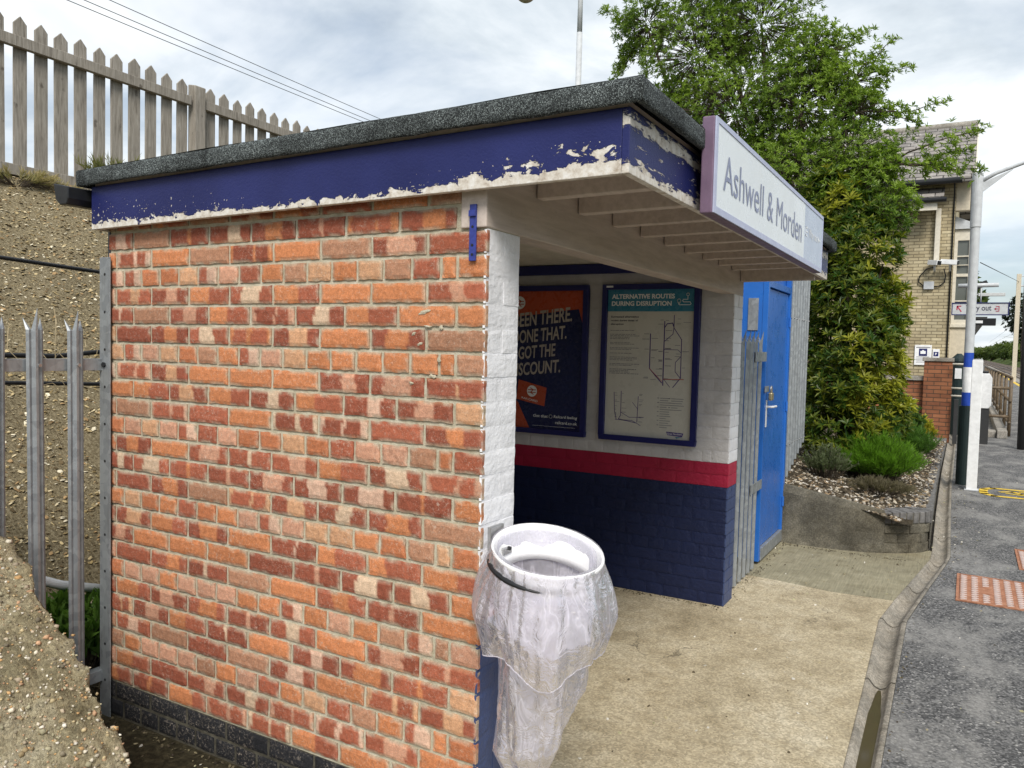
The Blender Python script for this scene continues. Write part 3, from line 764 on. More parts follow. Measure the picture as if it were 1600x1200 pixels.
# far end wall
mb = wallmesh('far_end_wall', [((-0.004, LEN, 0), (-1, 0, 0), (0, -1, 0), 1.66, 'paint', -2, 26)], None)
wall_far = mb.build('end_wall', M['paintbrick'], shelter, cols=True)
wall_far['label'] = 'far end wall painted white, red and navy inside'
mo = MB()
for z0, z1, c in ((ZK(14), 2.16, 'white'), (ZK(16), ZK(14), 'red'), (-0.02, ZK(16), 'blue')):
    mo.box((-W_, LEN, z0), (-0.0045, YF, z1), PAINT_SHADED[c])
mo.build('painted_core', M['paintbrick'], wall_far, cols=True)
mb = wallmesh('far_end_face', [((-0.0045, LEN - 0.003, 0), (0, 1, 0), (1, 0, 0), T, 'end', 1, 26)], None)
mb.build('painted_pier_end', M['paintbrick'], wall_far, cols=True)
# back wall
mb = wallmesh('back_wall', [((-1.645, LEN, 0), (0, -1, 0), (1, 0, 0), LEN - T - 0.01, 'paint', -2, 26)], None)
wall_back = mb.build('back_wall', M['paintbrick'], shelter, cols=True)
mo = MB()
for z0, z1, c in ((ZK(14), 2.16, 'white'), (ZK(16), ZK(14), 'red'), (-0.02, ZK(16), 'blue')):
    mo.box((-W_ + 0.002, T, z0), (-1.645, LEN, z1), PAINT_SHADED[c])
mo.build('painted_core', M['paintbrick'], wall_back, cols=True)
# beam over the opening, with its end block showing on the side wall
beam = box('beam', (-0.092, -0.004, 1.953), (0.0, YF - 0.005, 2.185), M['timber'], shelter, 0.004)
# roof deck, felt, fascias
FX0, FX1, FY0, FY1, FZ0, FZ1 = -1.872, 0.466, -0.052, 3.30, 2.062, 2.235
def slope(x): return (x - FX1) * 0.012       # roof falls to the back
def skew_box(mb, a, b):
    n = len(mb.v); mb.box(a, b); mb.v[n:] = [(x, y, z + slope(x)) for x, y, z in mb.v[n:]]; return mb
skew_box(MB(), (FX0, FY0, FZ0), (FX1 - 0.022, FY0 + 0.022, FZ1)).build('fascia', M['peel_side'], shelter, 0.002)['label'] = 'blue side fascia with white flakes along its lower edge'
skew_box(MB(), (FX1 - 0.0215, FY0, FZ0), (FX1, FY1, FZ1)).build('fascia', M['peel_front'], shelter, 0.002)['label'] = 'heavily flaking blue front fascia'
skew_box(MB(), (FX0, FY1 - 0.022, FZ0), (FX1 - 0.022, FY1 - 0.0005, FZ1)).build('fascia', M['timber'], shelter, 0.002)
skew_box(MB(), (FX0 + 0.0005, FY0 + 0.023, FZ0), (FX0 + 0.022, FY1 - 0.023, FZ1)).build('fascia', M['peel_side'], shelter, 0.002)
skew_box(MB(), (FX0 + 0.01, FY0 + 0.01, FZ1 - 0.035), (FX1 - 0.01, FY1 - 0.01, FZ1 + 0.02)).build('roof_deck', M['timber'], shelter)
# felt: edge strip that overhangs with an uneven lower edge
mb = MB()
def felt_pt(u, v):
    x = (FX0 - 0.045) + (FX1 + 0.042 - FX0 + 0.045) * u; y = FY0 - 0.03 + (FY1 - FY0 + 0.06) * v
    return (x, y, FZ1 + 0.066 + slope(x) + 0.004 * mnoise.noise((x * 3, y * 3, 0)))
mb.grid(felt_pt, 40, 50)
def edge_run(p0, p1, nrm):
    p0 = Vector(p0); p1 = Vector(p1); n = Vector(nrm)
    Lr = (p1 - p0).length; k = int(Lr / 0.04)
    hs = [(0.066, -0.003), (0.061, 0.003), (0.045, 0.005), (0.02, 0.005), (0.006, 0.004), (0.0, -0.002), (0.012, -0.03)]
    vs = []
    for j, (h, o_) in enumerate(hs):
        for i in range(k + 1):
            p = p0.lerp(p1, i / k); wv = 0.004 * mnoise.noise((p.x * 5, p.y * 5, j * 0.4)) + 0.003 * mnoise.noise((p.x * 16, p.y * 16, 5))
            q = p + n * (o_ + wv); vs.append((q.x, q.y, FZ1 + h + slope(q.x) + (wv * 0.7 if j > 1 else 0)))
    mb.add(vs, [(j * (k + 1) + i, j * (k + 1) + i + 1, (j + 1) * (k + 1) + i + 1, (j + 1) * (k + 1) + i) for j in range(len(hs) - 1) for i in range(k)])
X0, X1, Y0, Y1 = FX0 - 0.045, FX1 + 0.042, FY0 - 0.03, FY1 + 0.03
edge_run((X0 - 0.005, Y0, 0), (X1 + 0.006, Y0, 0), (0, -1, 0)); edge_run((X1, Y0 - 0.006, 0), (X1, Y1, 0), (1, 0, 0))
edge_run((X1, Y1, 0), (X0, Y1, 0), (0, 1, 0)); edge_run((X0, Y1, 0), (X0, Y0, 0), (-1, 0, 0))
mb.build('felt_roof', M['felt'], shelter, smooth=True)
# soffit and joists of the canopy
skew_box(MB(), (0.002, FY0 + 0.024, 2.176), (FX1 - 0.024, FY1 - 0.024, 2.196)).build('soffit', M['timber'], shelter)
for y in (0.30, 0.62, 0.94, 1.25, 1.56, 1.87, 2.18, 2.49, 2.78):
    skew_box(MB(), (0.004, y, 2.092), (FX1 - 0.024, y + 0.045, 2.174)).build('joist', M['timber'], shelter, 0.003)
box('end_board', (0.004, 3.0, 2.035), (FX1 - 0.026, 3.022, 2.17), M['timber'], shelter, 0.002)
box('ceiling', (-1.84, T + 0.008, 2.165), (-0.096, LEN - 0.002, 2.19), M['offwhite'], shelter)
box('ceiling_trim', (-1.64, LEN - 0.03, 2.095), (-0.1, LEN - 0.0055, 2.16), M['navy'], shelter, 0.003)
# strap on the beam end
mb = MB(); mb.box((-0.057, -0.010, 1.853), (-0.033, -0.004, 2.022)); mb.box((-0.0575, -0.016, 1.985), (-0.0325, -0.010, 2.004))
st = mb.build('strap', M['strap'], shelter, 0.0015)
for z in (1.872, 1.90, 1.955): MB().tube([(-0.045, -0.0095, z), (-0.045, -0.0112, z)], 0.0042, 8).build('screw', M['black'], st)
# rear gutter and downpipe
mb = MB()
gp = [(-1.99, 2.215), (-1.975, 2.15), (-1.945, 2.125), (-1.90, 2.125), (-1.888, 2.15), (-1.888, 2.195)]
mb.prism(gp, 1, -0.14, 3.3); mb.build('gutter', M['black'], shelter, 0.004)
MB().tube([(-1.868, 0.055, 2.13), (-1.868, 0.055, 0.0)], 0.032, 14).build('downpipe', M['black'], shelter, smooth=True)
# spalled mortar scars on the wall
mb = MB(); rs = random.Random(5)
for (cx_, cz_, w_, h_) in ((-0.225, 1.70, 0.05, 0.012), (-0.21, 1.655, 0.03, 0.008), (-0.16, 1.652, 0.014, 0.014), (-0.265, 1.632, 0.02, 0.012), (-0.24, 1.60, 0.025, 0.01), (-0.165, 1.553, 0.012, 0.022), (-0.19, 1.50, 0.03, 0.012), (-0.27, 1.475, 0.02, 0.01)):
    k = 12; a0 = rs.uniform(-0.3, 0.5); mb = MB()
    ringp = []
    for i in range(k):
        t = 6.283 * i / k; r_ = rs.uniform(0.6, 1.15); x = math.cos(t) * w_ * r_ * 0.5; z = math.sin(t) * h_ * r_ * 0.5
        ringp.append((cx_ + x * math.cos(a0) - z * math.sin(a0), -0.0005, cz_ + x * math.sin(a0) + z * math.cos(a0)))
    mb.add([(cx_, -0.0025, cz_)] + ringp + [(p[0], 0.004, p[2]) for p in ringp], [(0, 1 + i, 1 + (i + 1) % k) for i in range(k)] + [(1 + i, 1 + k + i, 1 + k + (i + 1) % k, 1 + (i + 1) % k) for i in range(k)])
    mb.build('mortar_smear', M['mortar'], wall_near)

# ------------------------------------------------------------------ station name sign
sign = thing('station_sign', (0.52, 1.5, 2.2), 'long white station name sign on the front edge of the shelter roof', 'sign')
SY0, SY1, SZ0, SZ1 = 0.468, 2.57, 2.035, 2.338
box('sign_body', (FX1 + 0.034, SY0, SZ0), (0.540, SY1, SZ1), M['purple'], sign, 0.004)
fr = MB()
fr.box((0.5405, SY0 + 0.004, SZ0 + 0.002), (0.546, SY1 - 0.003, SZ0 + 0.024)); fr.box((0.5405, SY0 + 0.004, SZ1 - 0.018), (0.546, SY1 - 0.003, SZ1 - 0.001))
fr.box((0.5405, SY0 + 0.004, SZ0 + 0.024), (0.546, SY0 + 0.026, SZ1 - 0.018)); fr.box((0.5405, SY1 - 0.012, SZ0 + 0.024), (0.546, SY1 - 0.003, SZ1 - 0.018))
fr.build('sign_frame', M['signframe'], sign)
box('sign_face', (0.5405, SY0 + 0.0265, SZ0 + 0.0245), (0.5435, 2.035, SZ1 - 0.0185), M['signface'], sign)
box('way_out_panel', (0.5405, 2.036, SZ0 + 0.0245), (0.5435, SY1 - 0.0125, SZ1 - 0.0185), M['signblue'], sign)
mb = MB(); textmesh(mb, "Ashwell & Morden", (0.5435, 0.575, 2.124), 1.385, 0.118, (0, 1, 0), (1, 0, 0), bold=0.0)
mb.build('lettering', M['lettering'], sign)
mb = MB(); textmesh(mb, "Way out", (0.5435, 2.15, 2.166), 0.25, 0.055, (0, 1, 0), (1, 0, 0), bold=0.012)
# exit symbol and arrow
for y0, y1, z0, z1 in ((2.065, 2.115, 2.172, 2.178), (2.065, 2.115, 2.212, 2.218), (2.065, 2.071, 2.172, 2.218), (2.082, 2.125, 2.192, 2.198), (2.43, 2.50, 2.194, 2.201)):
    mb.box((0.5440, y0, z0), (0.5447, y1, z1))
mb.add([(0.5448, 2.415, 2.1975), (0.5448, 2.445, 2.178), (0.5448, 2.445, 2.217)], [(0, 1, 2)])
mb.build('lettering', M['white_ink'], sign)

# ------------------------------------------------------------------ posters inside
PN = (0, -1, 0); PU = (1, 0, 0); YP = LEN - 0.012
def poster_case(x0, x1, z0, z1, label):
    p = thing('poster_case', ((x0 + x1) / 2, YP, z0), label, 'poster', 'framed posters on the shelter wall')
    d0, d1 = YP, YP - 0.034
    fr = MB(); w_ = 0.036
    for a, b in (((x0, z0), (x1, z0 + w_)), ((x0, z1 - w_), (x1, z1)), ((x0, z0 + w_), (x0 + w_, z1 - w_)), ((x1 - w_, z0 + w_), (x1, z1 - w_))):
        fr.box((a[0], d1, a[1]), (b[0], d0, b[1]))
    fr.build('frame', M['navy'], p, 0.003)
    return p, YP - 0.012
pc, yf = poster_case(-0.868, -0.208, 0.992, 2.022, 'navy framed route map poster headed alternative routes during disruption')
sh = box('sheet', (-0.835, yf, 1.025), (-0.24, YP - 0.001, 1.99), M['paper'], pc)
def flat(mb, x0, x1, z0, z1, y, mi=0): mb.add([(x0, y, z0), (x1, y, z0), (x1, y, z1), (x0, y, z1)], [(0, 1, 2, 3)], mi=mi)
mb = MB(); flat(mb, -0.832, -0.244, 1.844, 1.986, yf - 0.0008); mb.build('heading_band', M['teal_ink'], sh)
mb = MB()
textmesh(mb, "ALTERNATIVE ROUTES", (-0.805, yf - 0.0008, 1.926), 0.43, 0.031, PU, PN, bold=0.035)
textmesh(mb, "DURING DISRUPTION", (-0.805, yf - 0.0008, 1.880), 0.41, 0.031, PU, PN, bold=0.035)
def polyline(mb, pts, wd, y):
    for a, b in zip(pts, pts[1:]):
        d = Vector((b[0] - a[0], b[1] - a[1])); L_ = d.length
        if L_ < 1e-5: continue
        d /= L_; nn = Vector((-d.y, d.x)) * wd / 2; e = d * wd * 0.3
        a_, b_ = Vector(a) - e, Vector(b) + e
        q = [a_ - nn, b_ - nn, b_ + nn, a_ + nn]
        mb.add([(p.x, y, p.y) for p in q], [(0, 1, 2, 3)])
def circle(cx_, cz_, r_, n=18): return [(cx_ + r_ * math.cos(6.2832 * i / n), cz_ + r_ * math.sin(6.2832 * i / n)) for i in range(n + 1)]
yk = yf - 0.0022
polyline(mb, circle(-0.347, 1.912, 0.011, 12), 0.004, yk); polyline(mb, [(-0.357, 1.906), (-0.347, 1.888), (-0.337, 1.906)], 0.004, yk)
polyline(mb, [(-0.345, 1.886), (-0.275, 1.886), (-0.268, 1.893), (-0.275, 1.904), (-0.318, 1.904), (-0.324, 1.912), (-0.318, 1.92), (-0.29, 1.92), (-0.29, 1.94)], 0.004, yk)
polyline(mb, circle(-0.29, 1.951, 0.009, 12), 0.004, yk)
mb.build('heading', M['white_ink'], sh)
mb = MB()
for i, tline in enumerate(("Suggested alternative", "routes during times of", "disruption")):
    textmesh(mb, tline, (-0.808, yf, 1.800 - i * 0.024), (0.195, 0.19, 0.09)[i], 0.015, PU, PN, bold=0.02)
mb.build('subheading', M['dark_ink'], sh)
mb = MB(); rs = random.Random(9)
z = 1.717
for k, nl in ((0, 1), (1, 4), (2, 2), (3, 2), (4, 1), (5, 3), (6, 2), (7, 4)):
    for i in range(nl):
        wl = rs.uniform(0.13, 0.21); x = -0.81
        while x < -0.81 + wl:
            ww = rs.uniform(0.008, 0.03); flat(mb, x, min(x + ww, -0.81 + wl), z, z + 0.0042, yf - 0.0007); x += ww + 0.004
        z -= 0.0095
    z -= 0.016
for cx_, n_ in ((-0.47, 14), (-0.395, 6)):
    z = 1.285
    for i in range(n_):
        flat(mb, cx_ + 0.018, cx_ + 0.018 + rs.uniform(0.04, 0.09), z, z + 0.004, yf - 0.0007)
        if i % 2 == 0: flat(mb, cx_, cx_ + 0.012, z, z + 0.005, yf - 0.0007)
        z -= 0.0145
for i in range(44):          # station names along the map lines
    x = rs.choice((-0.437, -0.437, -0.53, -0.322)); z = rs.uniform(1.40, 1.80); s_ = rs.choice((-1, 1)); wl = rs.uniform(0.018, 0.05)
    flat(mb, min(x + s_ * 0.008, x + s_ * (0.008 + wl)), max(x + s_ * 0.008, x + s_ * (0.008 + wl)), z, z + 0.0035, yf - 0.0007)
for i in range(26):
    x = rs.choice((-0.72, -0.77, -0.60)); z = rs.uniform(1.12, 1.31); wl = rs.uniform(0.015, 0.04); flat(mb, x + 0.006, x + wl, z, z + 0.003, yf - 0.0007)
mb.build('small_print', M['grey_ink'], sh)
mb = MB(); ym = yf - 0.0009
polyline(mb, [(-0.437, 1.78), (-0.437, 1.37)], 0.0065, ym); polyline(mb, [(-0.53, 1.70), (-0.53, 1.475), (-0.445, 1.385)], 0.006, ym)
polyline(mb, [(-0.437, 1.74), (-0.42, 1.765), (-0.385, 1.77), (-0.375, 1.745)], 0.006, ym)
polyline(mb, [(-0.375, 1.82), (-0.375, 1.74), (-0.322, 1.665), (-0.322, 1.42), (-0.37, 1.36)], 0.005, ym)
polyline(mb, [(-0.375, 1.74), (-0.38, 1.70), (-0.432, 1.655)], 0.004, ym); polyline(mb, [(-0.437, 1.60), (-0.345, 1.60), (-0.322, 1.58)], 0.003, ym)
polyline(mb, [(-0.322, 1.56), (-0.358, 1.52), (-0.358, 1.46), (-0.322, 1.42)], 0.004, ym); polyline(mb, [(-0.437, 1.415), (-0.39, 1.36)], 0.003, ym)
polyline(mb, [(-0.72, 1.32), (-0.72, 1.16), (-0.735, 1.135), (-0.61, 1.115)], 0.004, ym); polyline(mb, [(-0.77, 1.31), (-0.765, 1.19), (-0.75, 1.13)], 0.004, ym)
polyline(mb, [(-0.60, 1.29), (-0.605, 1.12)], 0.004, ym); polyline(mb, [(-0.72, 1.18), (-0.66, 1.15), (-0.56, 1.155)], 0.003, ym); polyline(mb, [(-0.64, 1.25), (-0.605, 1.21)], 0.003, ym)
polyline(mb, [(-0.76, 1.13), (-0.64, 1.13), (-0.58, 1.10)], 0.003, ym)
mb.build('route_map', M['purple_ink'], sh)
mb = MB(); polyline(mb, [(-0.437, 1.41), (-0.30, 1.412)], 0.004, ym - 0.0005); polyline(mb, [(-0.53, 1.475), (-0.443, 1.395)], 0.003, ym - 0.0006); mb.build('route_map', M['red_ink'], sh)
mb = MB(); mb.add([(-0.405, yf - 0.0008, 1.074), (-0.395, yf - 0.0008, 1.052), (-0.298, yf - 0.0008, 1.046), (-0.29, yf - 0.0008, 1.070)], [(0, 1, 2, 3)]); mb.build('operator_flag', M['purple_ink'], sh)
mb = MB(); textmesh(mb, "Great Northern", (-0.395, yf - 0.0008, 1.056), 0.095, 0.012, PU, PN, bold=0.01); mb.build('operator_name', M['white_ink'], sh)
mb = MB(); mb.add([(-0.345, yf - 0.0008, 1.044), (-0.335, yf - 0.0008, 1.034), (-0.30, yf - 0.0008, 1.044)], [(0, 1, 2)]); mb.build('operator_flag', M['teal_ink'], sh)
mb = MB(); flat(mb, -0.838, -0.79, 2.000, 2.012, YP - 0.0348); mb.build('case_label', M['white_ink'], pc)

pc, yf = poster_case(-1.628, -0.972, 0.992, 2.022, 'navy framed railcard poster in navy and orange with slanting white capitals')
sh = box('sheet', (-1.595, yf, 1.025), (-1.004, YP - 0.001, 1.99), M['poster_glaze'], pc)
mb = MB()
ya = yf - 0.0008
mb.add([(-1.592, ya, 1.985), (-1.007, ya, 1.985), (-1.007, ya, 1.735), (-1.045, ya, 1.86), (-1.592, ya, 1.80)], [(0, 4, 3, 2, 1)])
mb.build('orange_shape', M['orange_ink'], sh); mb = MB()
mb.add([(-1.592, ya, 1.028), (-1.405, ya, 1.028), (-1.50, ya, 1.20), (-1.592, ya, 1.30)], [(0, 1, 2, 3)])
mb.build('orange_shape', M['orange_ink'], sh); mb = MB()
mb.add([(-1.515, ya, 1.225), (-1.29, ya, 1.185), (-1.275, ya, 1.315), (-1.50, ya, 1.365)], [(0, 1, 2, 3)])
mb.build('railcard', M['orange_ink'], sh)
mb = MB(); rt = R(6.2)
textmesh(mb, "BEEN THERE.", (-1.545, yf - 0.0012, 1.728), 0.455, 0.098, PU, PN, shear=0.22, bold=0.02, rot=rt)
textmesh(mb, "DONE THAT.", (-1.553, yf - 0.0012, 1.612), 0.425, 0.092, PU, PN, shear=0.22, bold=0.02, rot=rt)
textmesh(mb, "GOT THE", (-1.500, yf - 0.0012, 1.505), 0.297, 0.090, PU, PN, shear=0.22, bold=0.02, rot=rt)
textmesh(mb, "DISCOUNT.", (-1.575, yf - 0.0012, 1.382), 0.405, 0.090, PU, PN, shear=0.22, bold=0.02, rot=rt)
mb.build('slogan', M['pale_ink'], sh)
mb = MB()
textmesh(mb, "Get that", (-1.375, yf - 0.0008, 1.107), 0.115, 0.02, PU, PN, shear=0.15, bold=0.012)
textmesh(mb, "Railcard feeling", (-1.215, yf - 0.0008, 1.103), 0.18, 0.025, PU, PN, shear=0.15, bold=0.012)
textmesh(mb, "railcard.co.uk", (-1.20, yf - 0.0008, 1.068), 0.165, 0.020, PU, PN, bold=0.01)
polyline(mb, circle(-1.238, 1.117, 0.012), 0.005, yf - 0.0022)
flat(mb, -1.38, -1.05, 1.047, 1.0485, yf - 0.0012)
ring = circle(-1.39, 1.287, 0.040, 24)[:-1]
mb.add([(p[0], yf - 0.0022, p[1]) for p in ring], [tuple(range(24))])
textmesh(mb, "RAILCARD", (-1.472, yf - 0.0018, 1.232), 0.13, 0.014, PU, PN, bold=0.01, rot=R(-10))
ring = circle(-1.505, 1.905, 0.045, 24)[:-1]; mb.add([(p[0], yf - 0.0022, p[1]) for p in ring], [tuple(range(24))])
mb.build('small_print', M['white_ink'], sh)
mb = MB()
for cx_, cz_, s_ in ((-1.39, 1.287, 1.0), (-1.505, 1.905, 1.1)):
    yy = yf - 0.0032
    for dz in (-0.009, 0.009): polyline(mb, [(cx_ - 0.03 * s_, cz_ + dz * s_), (cx_ + 0.03 * s_, cz_ + dz * s_)], 0.006, yy)
    polyline(mb, [(cx_ - 0.012 * s_, cz_ + 0.022 * s_), (cx_ + 0.012 * s_, cz_ + 0.009 * s_), (cx_ - 0.012 * s_, cz_ - 0.009 * s_), (cx_ + 0.012 * s_, cz_ - 0.022 * s_)], 0.006, yy)
mb.build('double_arrow', M['orange_ink'], sh)

# ------------------------------------------------------------------ litter hoop with clear sack
HC = Vector((0.186, 0.085, 0.977))
hoop = thing('litter_hoop', (0.19, 0.085, 0.95), 'white litter hoop on the shelter pier holding a clear plastic sack', 'litter bin')
def hz(x, y): return HC.z - 0.183 * (x - HC.x) + 0.147 * (y - HC.y)
def hp(ang, r_, dz): 
    r_ = r_ * 0.93; x = HC.x + r_ * math.cos(ang); y = HC.y + r_ * math.sin(ang); return Vector((x, y, hz(x, y) + dz))
mb = MB()
prof = [(0.172, -0.040), (0.176, -0.015), (0.181, 0.002), (0.184, 0.010), (0.182, 0.015), (0.177, 0.015), (0.173, 0.008), (0.168, -0.01), (0.152, -0.06), (0.146, -0.085), (0.149, -0.085), (0.156, -0.06), (0.168, -0.035)]
nA = 64; vs = []
for i in range(nA):
    a = 6.28318 * i / nA; wv = 0.003 * math.sin(3 * a + 1)
    for r_, dz in prof: vs.append(hp(a, r_ + wv, dz))
n_ = len(prof)
mb.add(vs, [(i * n_ + j, ((i + 1) % nA) * n_ + j, ((i + 1) % nA) * n_ + (j + 1) % n_, i * n_ + (j + 1) % n_) for i in range(nA) for j in range(n_)])
mb.build('rim', M['whiteplastic'], hoop, smooth=True)
mb = MB(); mb.tube([hp(R(185 + 110 * i / 30), 0.189, -0.030) for i in range(31)], [0.002 + 0.0065 * math.sin(math.pi * i / 30) for i in range(31)], 8, cap=False); mb.build('hoop_band', M['black'], hoop, smooth=True)
mb = MB(); mb.box((-0.002, 0.045, 0.93), (0.010, 0.125, 1.04)); mb.box((0.010, 0.06, 0.955), (0.05, 0.11, 0.975)); mb.build('bracket', M['steel'], hoop, 0.002)
mb = MB(); mb.tube([hp(3.1, 0.150, -0.03), hp(3.1, 0.140, -0.03)], 0.006, 8); mb.build('bolt', M['black'], hoop)
N1 = mnoise.noise
def crease(a, z, amp, sd_):
    ca, sa = math.cos(a) * 1.0, math.sin(a) * 1.0
    v = N1((ca * 2.2, sa * 2.2, z * 3 + sd_)) * 0.9
    v += (0.5 - abs(N1((ca * 5, sa * 5, z * 5 + sd_ * 2)))) * 0.5
    v += (0.5 - abs(N1((ca * 11, sa * 11, z * 9 + sd_ * 3)))) * 0.22
    return v * amp
def ang_mix(a, c, w_): return math.exp(-((math.atan2(math.sin(a - c), math.cos(a - c))) / w_) ** 2)
# outer cuff turned down over the rim
def cuff(u, v):
    a = 6.28318 * u
    drop = 0.245 + 0.065 * ang_mix(a, R(-70), 0.9) + 0.015 * math.sin(a * 5 + 1) + 0.03 * ang_mix(a, R(-140), 0.5)
    t = v
    r_ = 0.184 + (0.036 + 0.018 * ang_mix(a, R(-150), 0.9)) * math.sin(min(1, max(0, t - 0.12) * 1.7) * math.pi * 0.5) - 0.035 * max(0, t - 0.62) / 0.38
    g = math.sin(a * 26 + 2 * N1((math.cos(a) * 3, math.sin(a) * 3, 0))) * 0.006 * math.exp(-t * 3.5)
    r_ += g * min(1, t * 8) + crease(a, t * 0.25, 0.034, 3.0) * min(1, t * 3.0)
    p = hp(a, r_, 0.016 - drop * t)
    p.x = max(p.x, 0.006 + 0.004 * abs(N1((p.y * 20, p.z * 20, 0))))
    return p
mb = MB(); mb.grid(cuff, 150, 34); cf = mb.build('sack_cuff', M['film'], hoop, smooth=True)
MB().tube([cuff(i / 150, 1.0) for i in range(151)], 0.0016, 5, cap=False).build('hem', M['film'], cf, smooth=True)
# the sack itself, hanging inside and below
def sack(u, v):
    a = 6.28318 * u; t = v
    dirx = math.cos(a - R(30))      # +1 towards the right of the photograph
    bottom = 0.66 - 0.22 * max(0, dirx) ** 2 + 0.02 * max(0, -dirx)
    z = -bottom * t
    k = min(1, max(0, (t - 0.02) / 0.25))
    rin = 0.162 * (1 - k) + 0.145 * k
    flat_ = 1 - 0.30 * max(0, (t - 0.45) / 0.55) * abs(math.sin(a - R(30)))
    r_ = rin * flat_ + crease(a, z, 0.026, 11.0) * min(1, t * 4)
    r_ *= 1.0 if t < 0.9 else 1.0 - 0.25 * (t - 0.9) / 0.1
    p = hp(a, r_, 0.0); zz = hz(p.x, p.y)
    sh_ = -0.012 * max(0, (t - 0.55) / 0.45)
    return Vector((max(0.008, p.x + 0.866 * sh_), p.y + 0.5 * sh_, zz * (1 - k) + HC.z * k + z + 0.012))
mb = MB(); mb.grid(sack, 130, 60)
nb = 131
mb.f.append(tuple(range(60 * nb, 60 * nb + 130))); mb.mi.append(0)
mb.build('sack', M['film'], hoop, smooth=True)

# ------------------------------------------------------------------ palisade fences
def pale_mesh(h, w=0.066):
    """W-section pale with three splayed points; local x across, y out, z up"""
    xs_ = [-0.5, -0.36, -0.2, -0.07, 0.07, 0.2, 0.36, 0.5]; ys_ = [0.0, 0.006, 0.002, 0.016, 0.016, 0.002, 0.006, 0.0]
    rows = [0, 0.25, 0.5, 0.75, 0.9, 0.955]
    vs = []; fs = []; n = len(xs_)
    for r_ in rows:
        for x, y in zip(xs_, ys_): vs.append((x * w, -y, h * r_))
    for j in range(len(rows) - 1):
        for i in range(n - 1): fs.append((j * n + i, j * n + i + 1, (j + 1) * n + i + 1, (j + 1) * n + i))
    b = (len(rows) - 1) * n
    def tip(idx, base_is, tx, ty, tz):
        vs.append((tx * w, ty, tz)); t = len(vs) - 1
        for q in range(len(base_is) - 1): fs.append((b + base_is[q], b + base_is[q + 1], t))
    tip(0, [0, 1, 2], -0.50, 0.020, h * 0.982); tip(1, [2, 3, 4, 5], 0.0, -0.022, h * 1.003); tip(2, [5, 6, 7], 0.50, 0.020, h * 0.982)
    me = bpy.data.meshes.new('pale'); me.from_pydata(vs, [], fs); me.materials.append(M['galv']); return me
def palisade(loc, x, ys_, zb, h, label, rails, posts=(), flip=1, rail_span=None, zfn=None):
    p = thing('palisade_fence', loc, label, 'fence', 'galvanised palisade fences')
    me = pale_mesh(h)
    for y in ys_:
        o = bpy.data.objects.new('pale', me); COL.objects.link(o); o.parent = p
        z_ = zfn(y) if zfn else zb
        o.location = Vector((x + 0.012 * flip, y, z_)) - p.location; o.rotation_euler = (0, R(rnd.uniform(-0.5, 0.5)), R(90 * flip))
        md = o.modifiers.new("solid", 'SOLIDIFY'); md.thickness = 0.003
    a, b = rail_span or (min(ys_) - 0.08, max(ys_) + 0.08)
    for z_ in rails:
        mb = MB(); mb.prism([(x - 0.005, z_ - 0.024), (x + 0.001, z_ - 0.024), (x + 0.001, z_ + 0.024), (x - 0.042, z_ + 0.024), (x - 0.042, z_ + 0.018), (x - 0.005, z_ + 0.018)], 1, a, b)
        r_ = mb.build('rail', M['galv'], p, 0.001)
        bo = MB()
        for y in ys_: bo.tube([(x + 0.014 * flip, y, z_), (x + 0.034 * flip, y, z_)], 0.007, 8)
        bo.build('bolt', M['steel'], r_)
    return p
fy = [-0.13 - 0.1555 * i for i in range(15)]
pf = palisade((-1.86, -0.6, 0), -1.862, fy, 0.0, 1.695, 'weathered steel palisade fence against the bank, left of the brick wall', (1.482, 0.165), rail_span=(-2.35, 0.02))
mb = MB(); mb.box((-1.872, -0.014, -0.02), (-1.808, -0.009, 1.925)); mb.box((-1.877, -0.014, -0.02), (-1.872, 0.04, 1.925))
ap_ = mb.build('angle_post', M['galv'], pf, 0.001)
mb = MB()
for z_ in [0.15 + 0.155 * i for i in range(12)]: mb.tube([(-1.842, -0.0135, z_), (-1.842, -0.0148, z_)], 0.006, 8)
mb.tube([(-1.845, -0.013, 1.482), (-1.845, -0.022, 1.482)], 0.011, 6)
mb.build('bolt_hole', M['black'], ap_)
# short panel between the shelter and the blue door
pf2 = palisade((-0.05, 3.6, 0), -0.06, [3.20 + 0.125 * i for i in range(6)], 0.02, 1.72, 'short steel palisade panel between the shelter pier and blue door', (), rail_span=(3.13, 3.95))
for z_ in (1.565, 0.62):
    box('flat_bar', (-0.040, 3.66, z_ - 0.035), (-0.034, 4.0, z_ + 0.035), M['galv'], pf2, 0.001)
MB().box((-0.075, 3.13, 0), (-0.035, 3.155, 1.63)).build('edge_post', M['brown_rail'], pf2, 0.002)
pf3 = palisade((-0.1, 5.5, 0.5), -0.105, [4.98 + 0.122 * i for i in range(9)], 0.45, 1.82, 'tall steel palisade panel beyond the blue door beside the planting bed', (1.9, 0.8), zfn=lambda y: 0.42 + 0.32 * (y - 4.95))

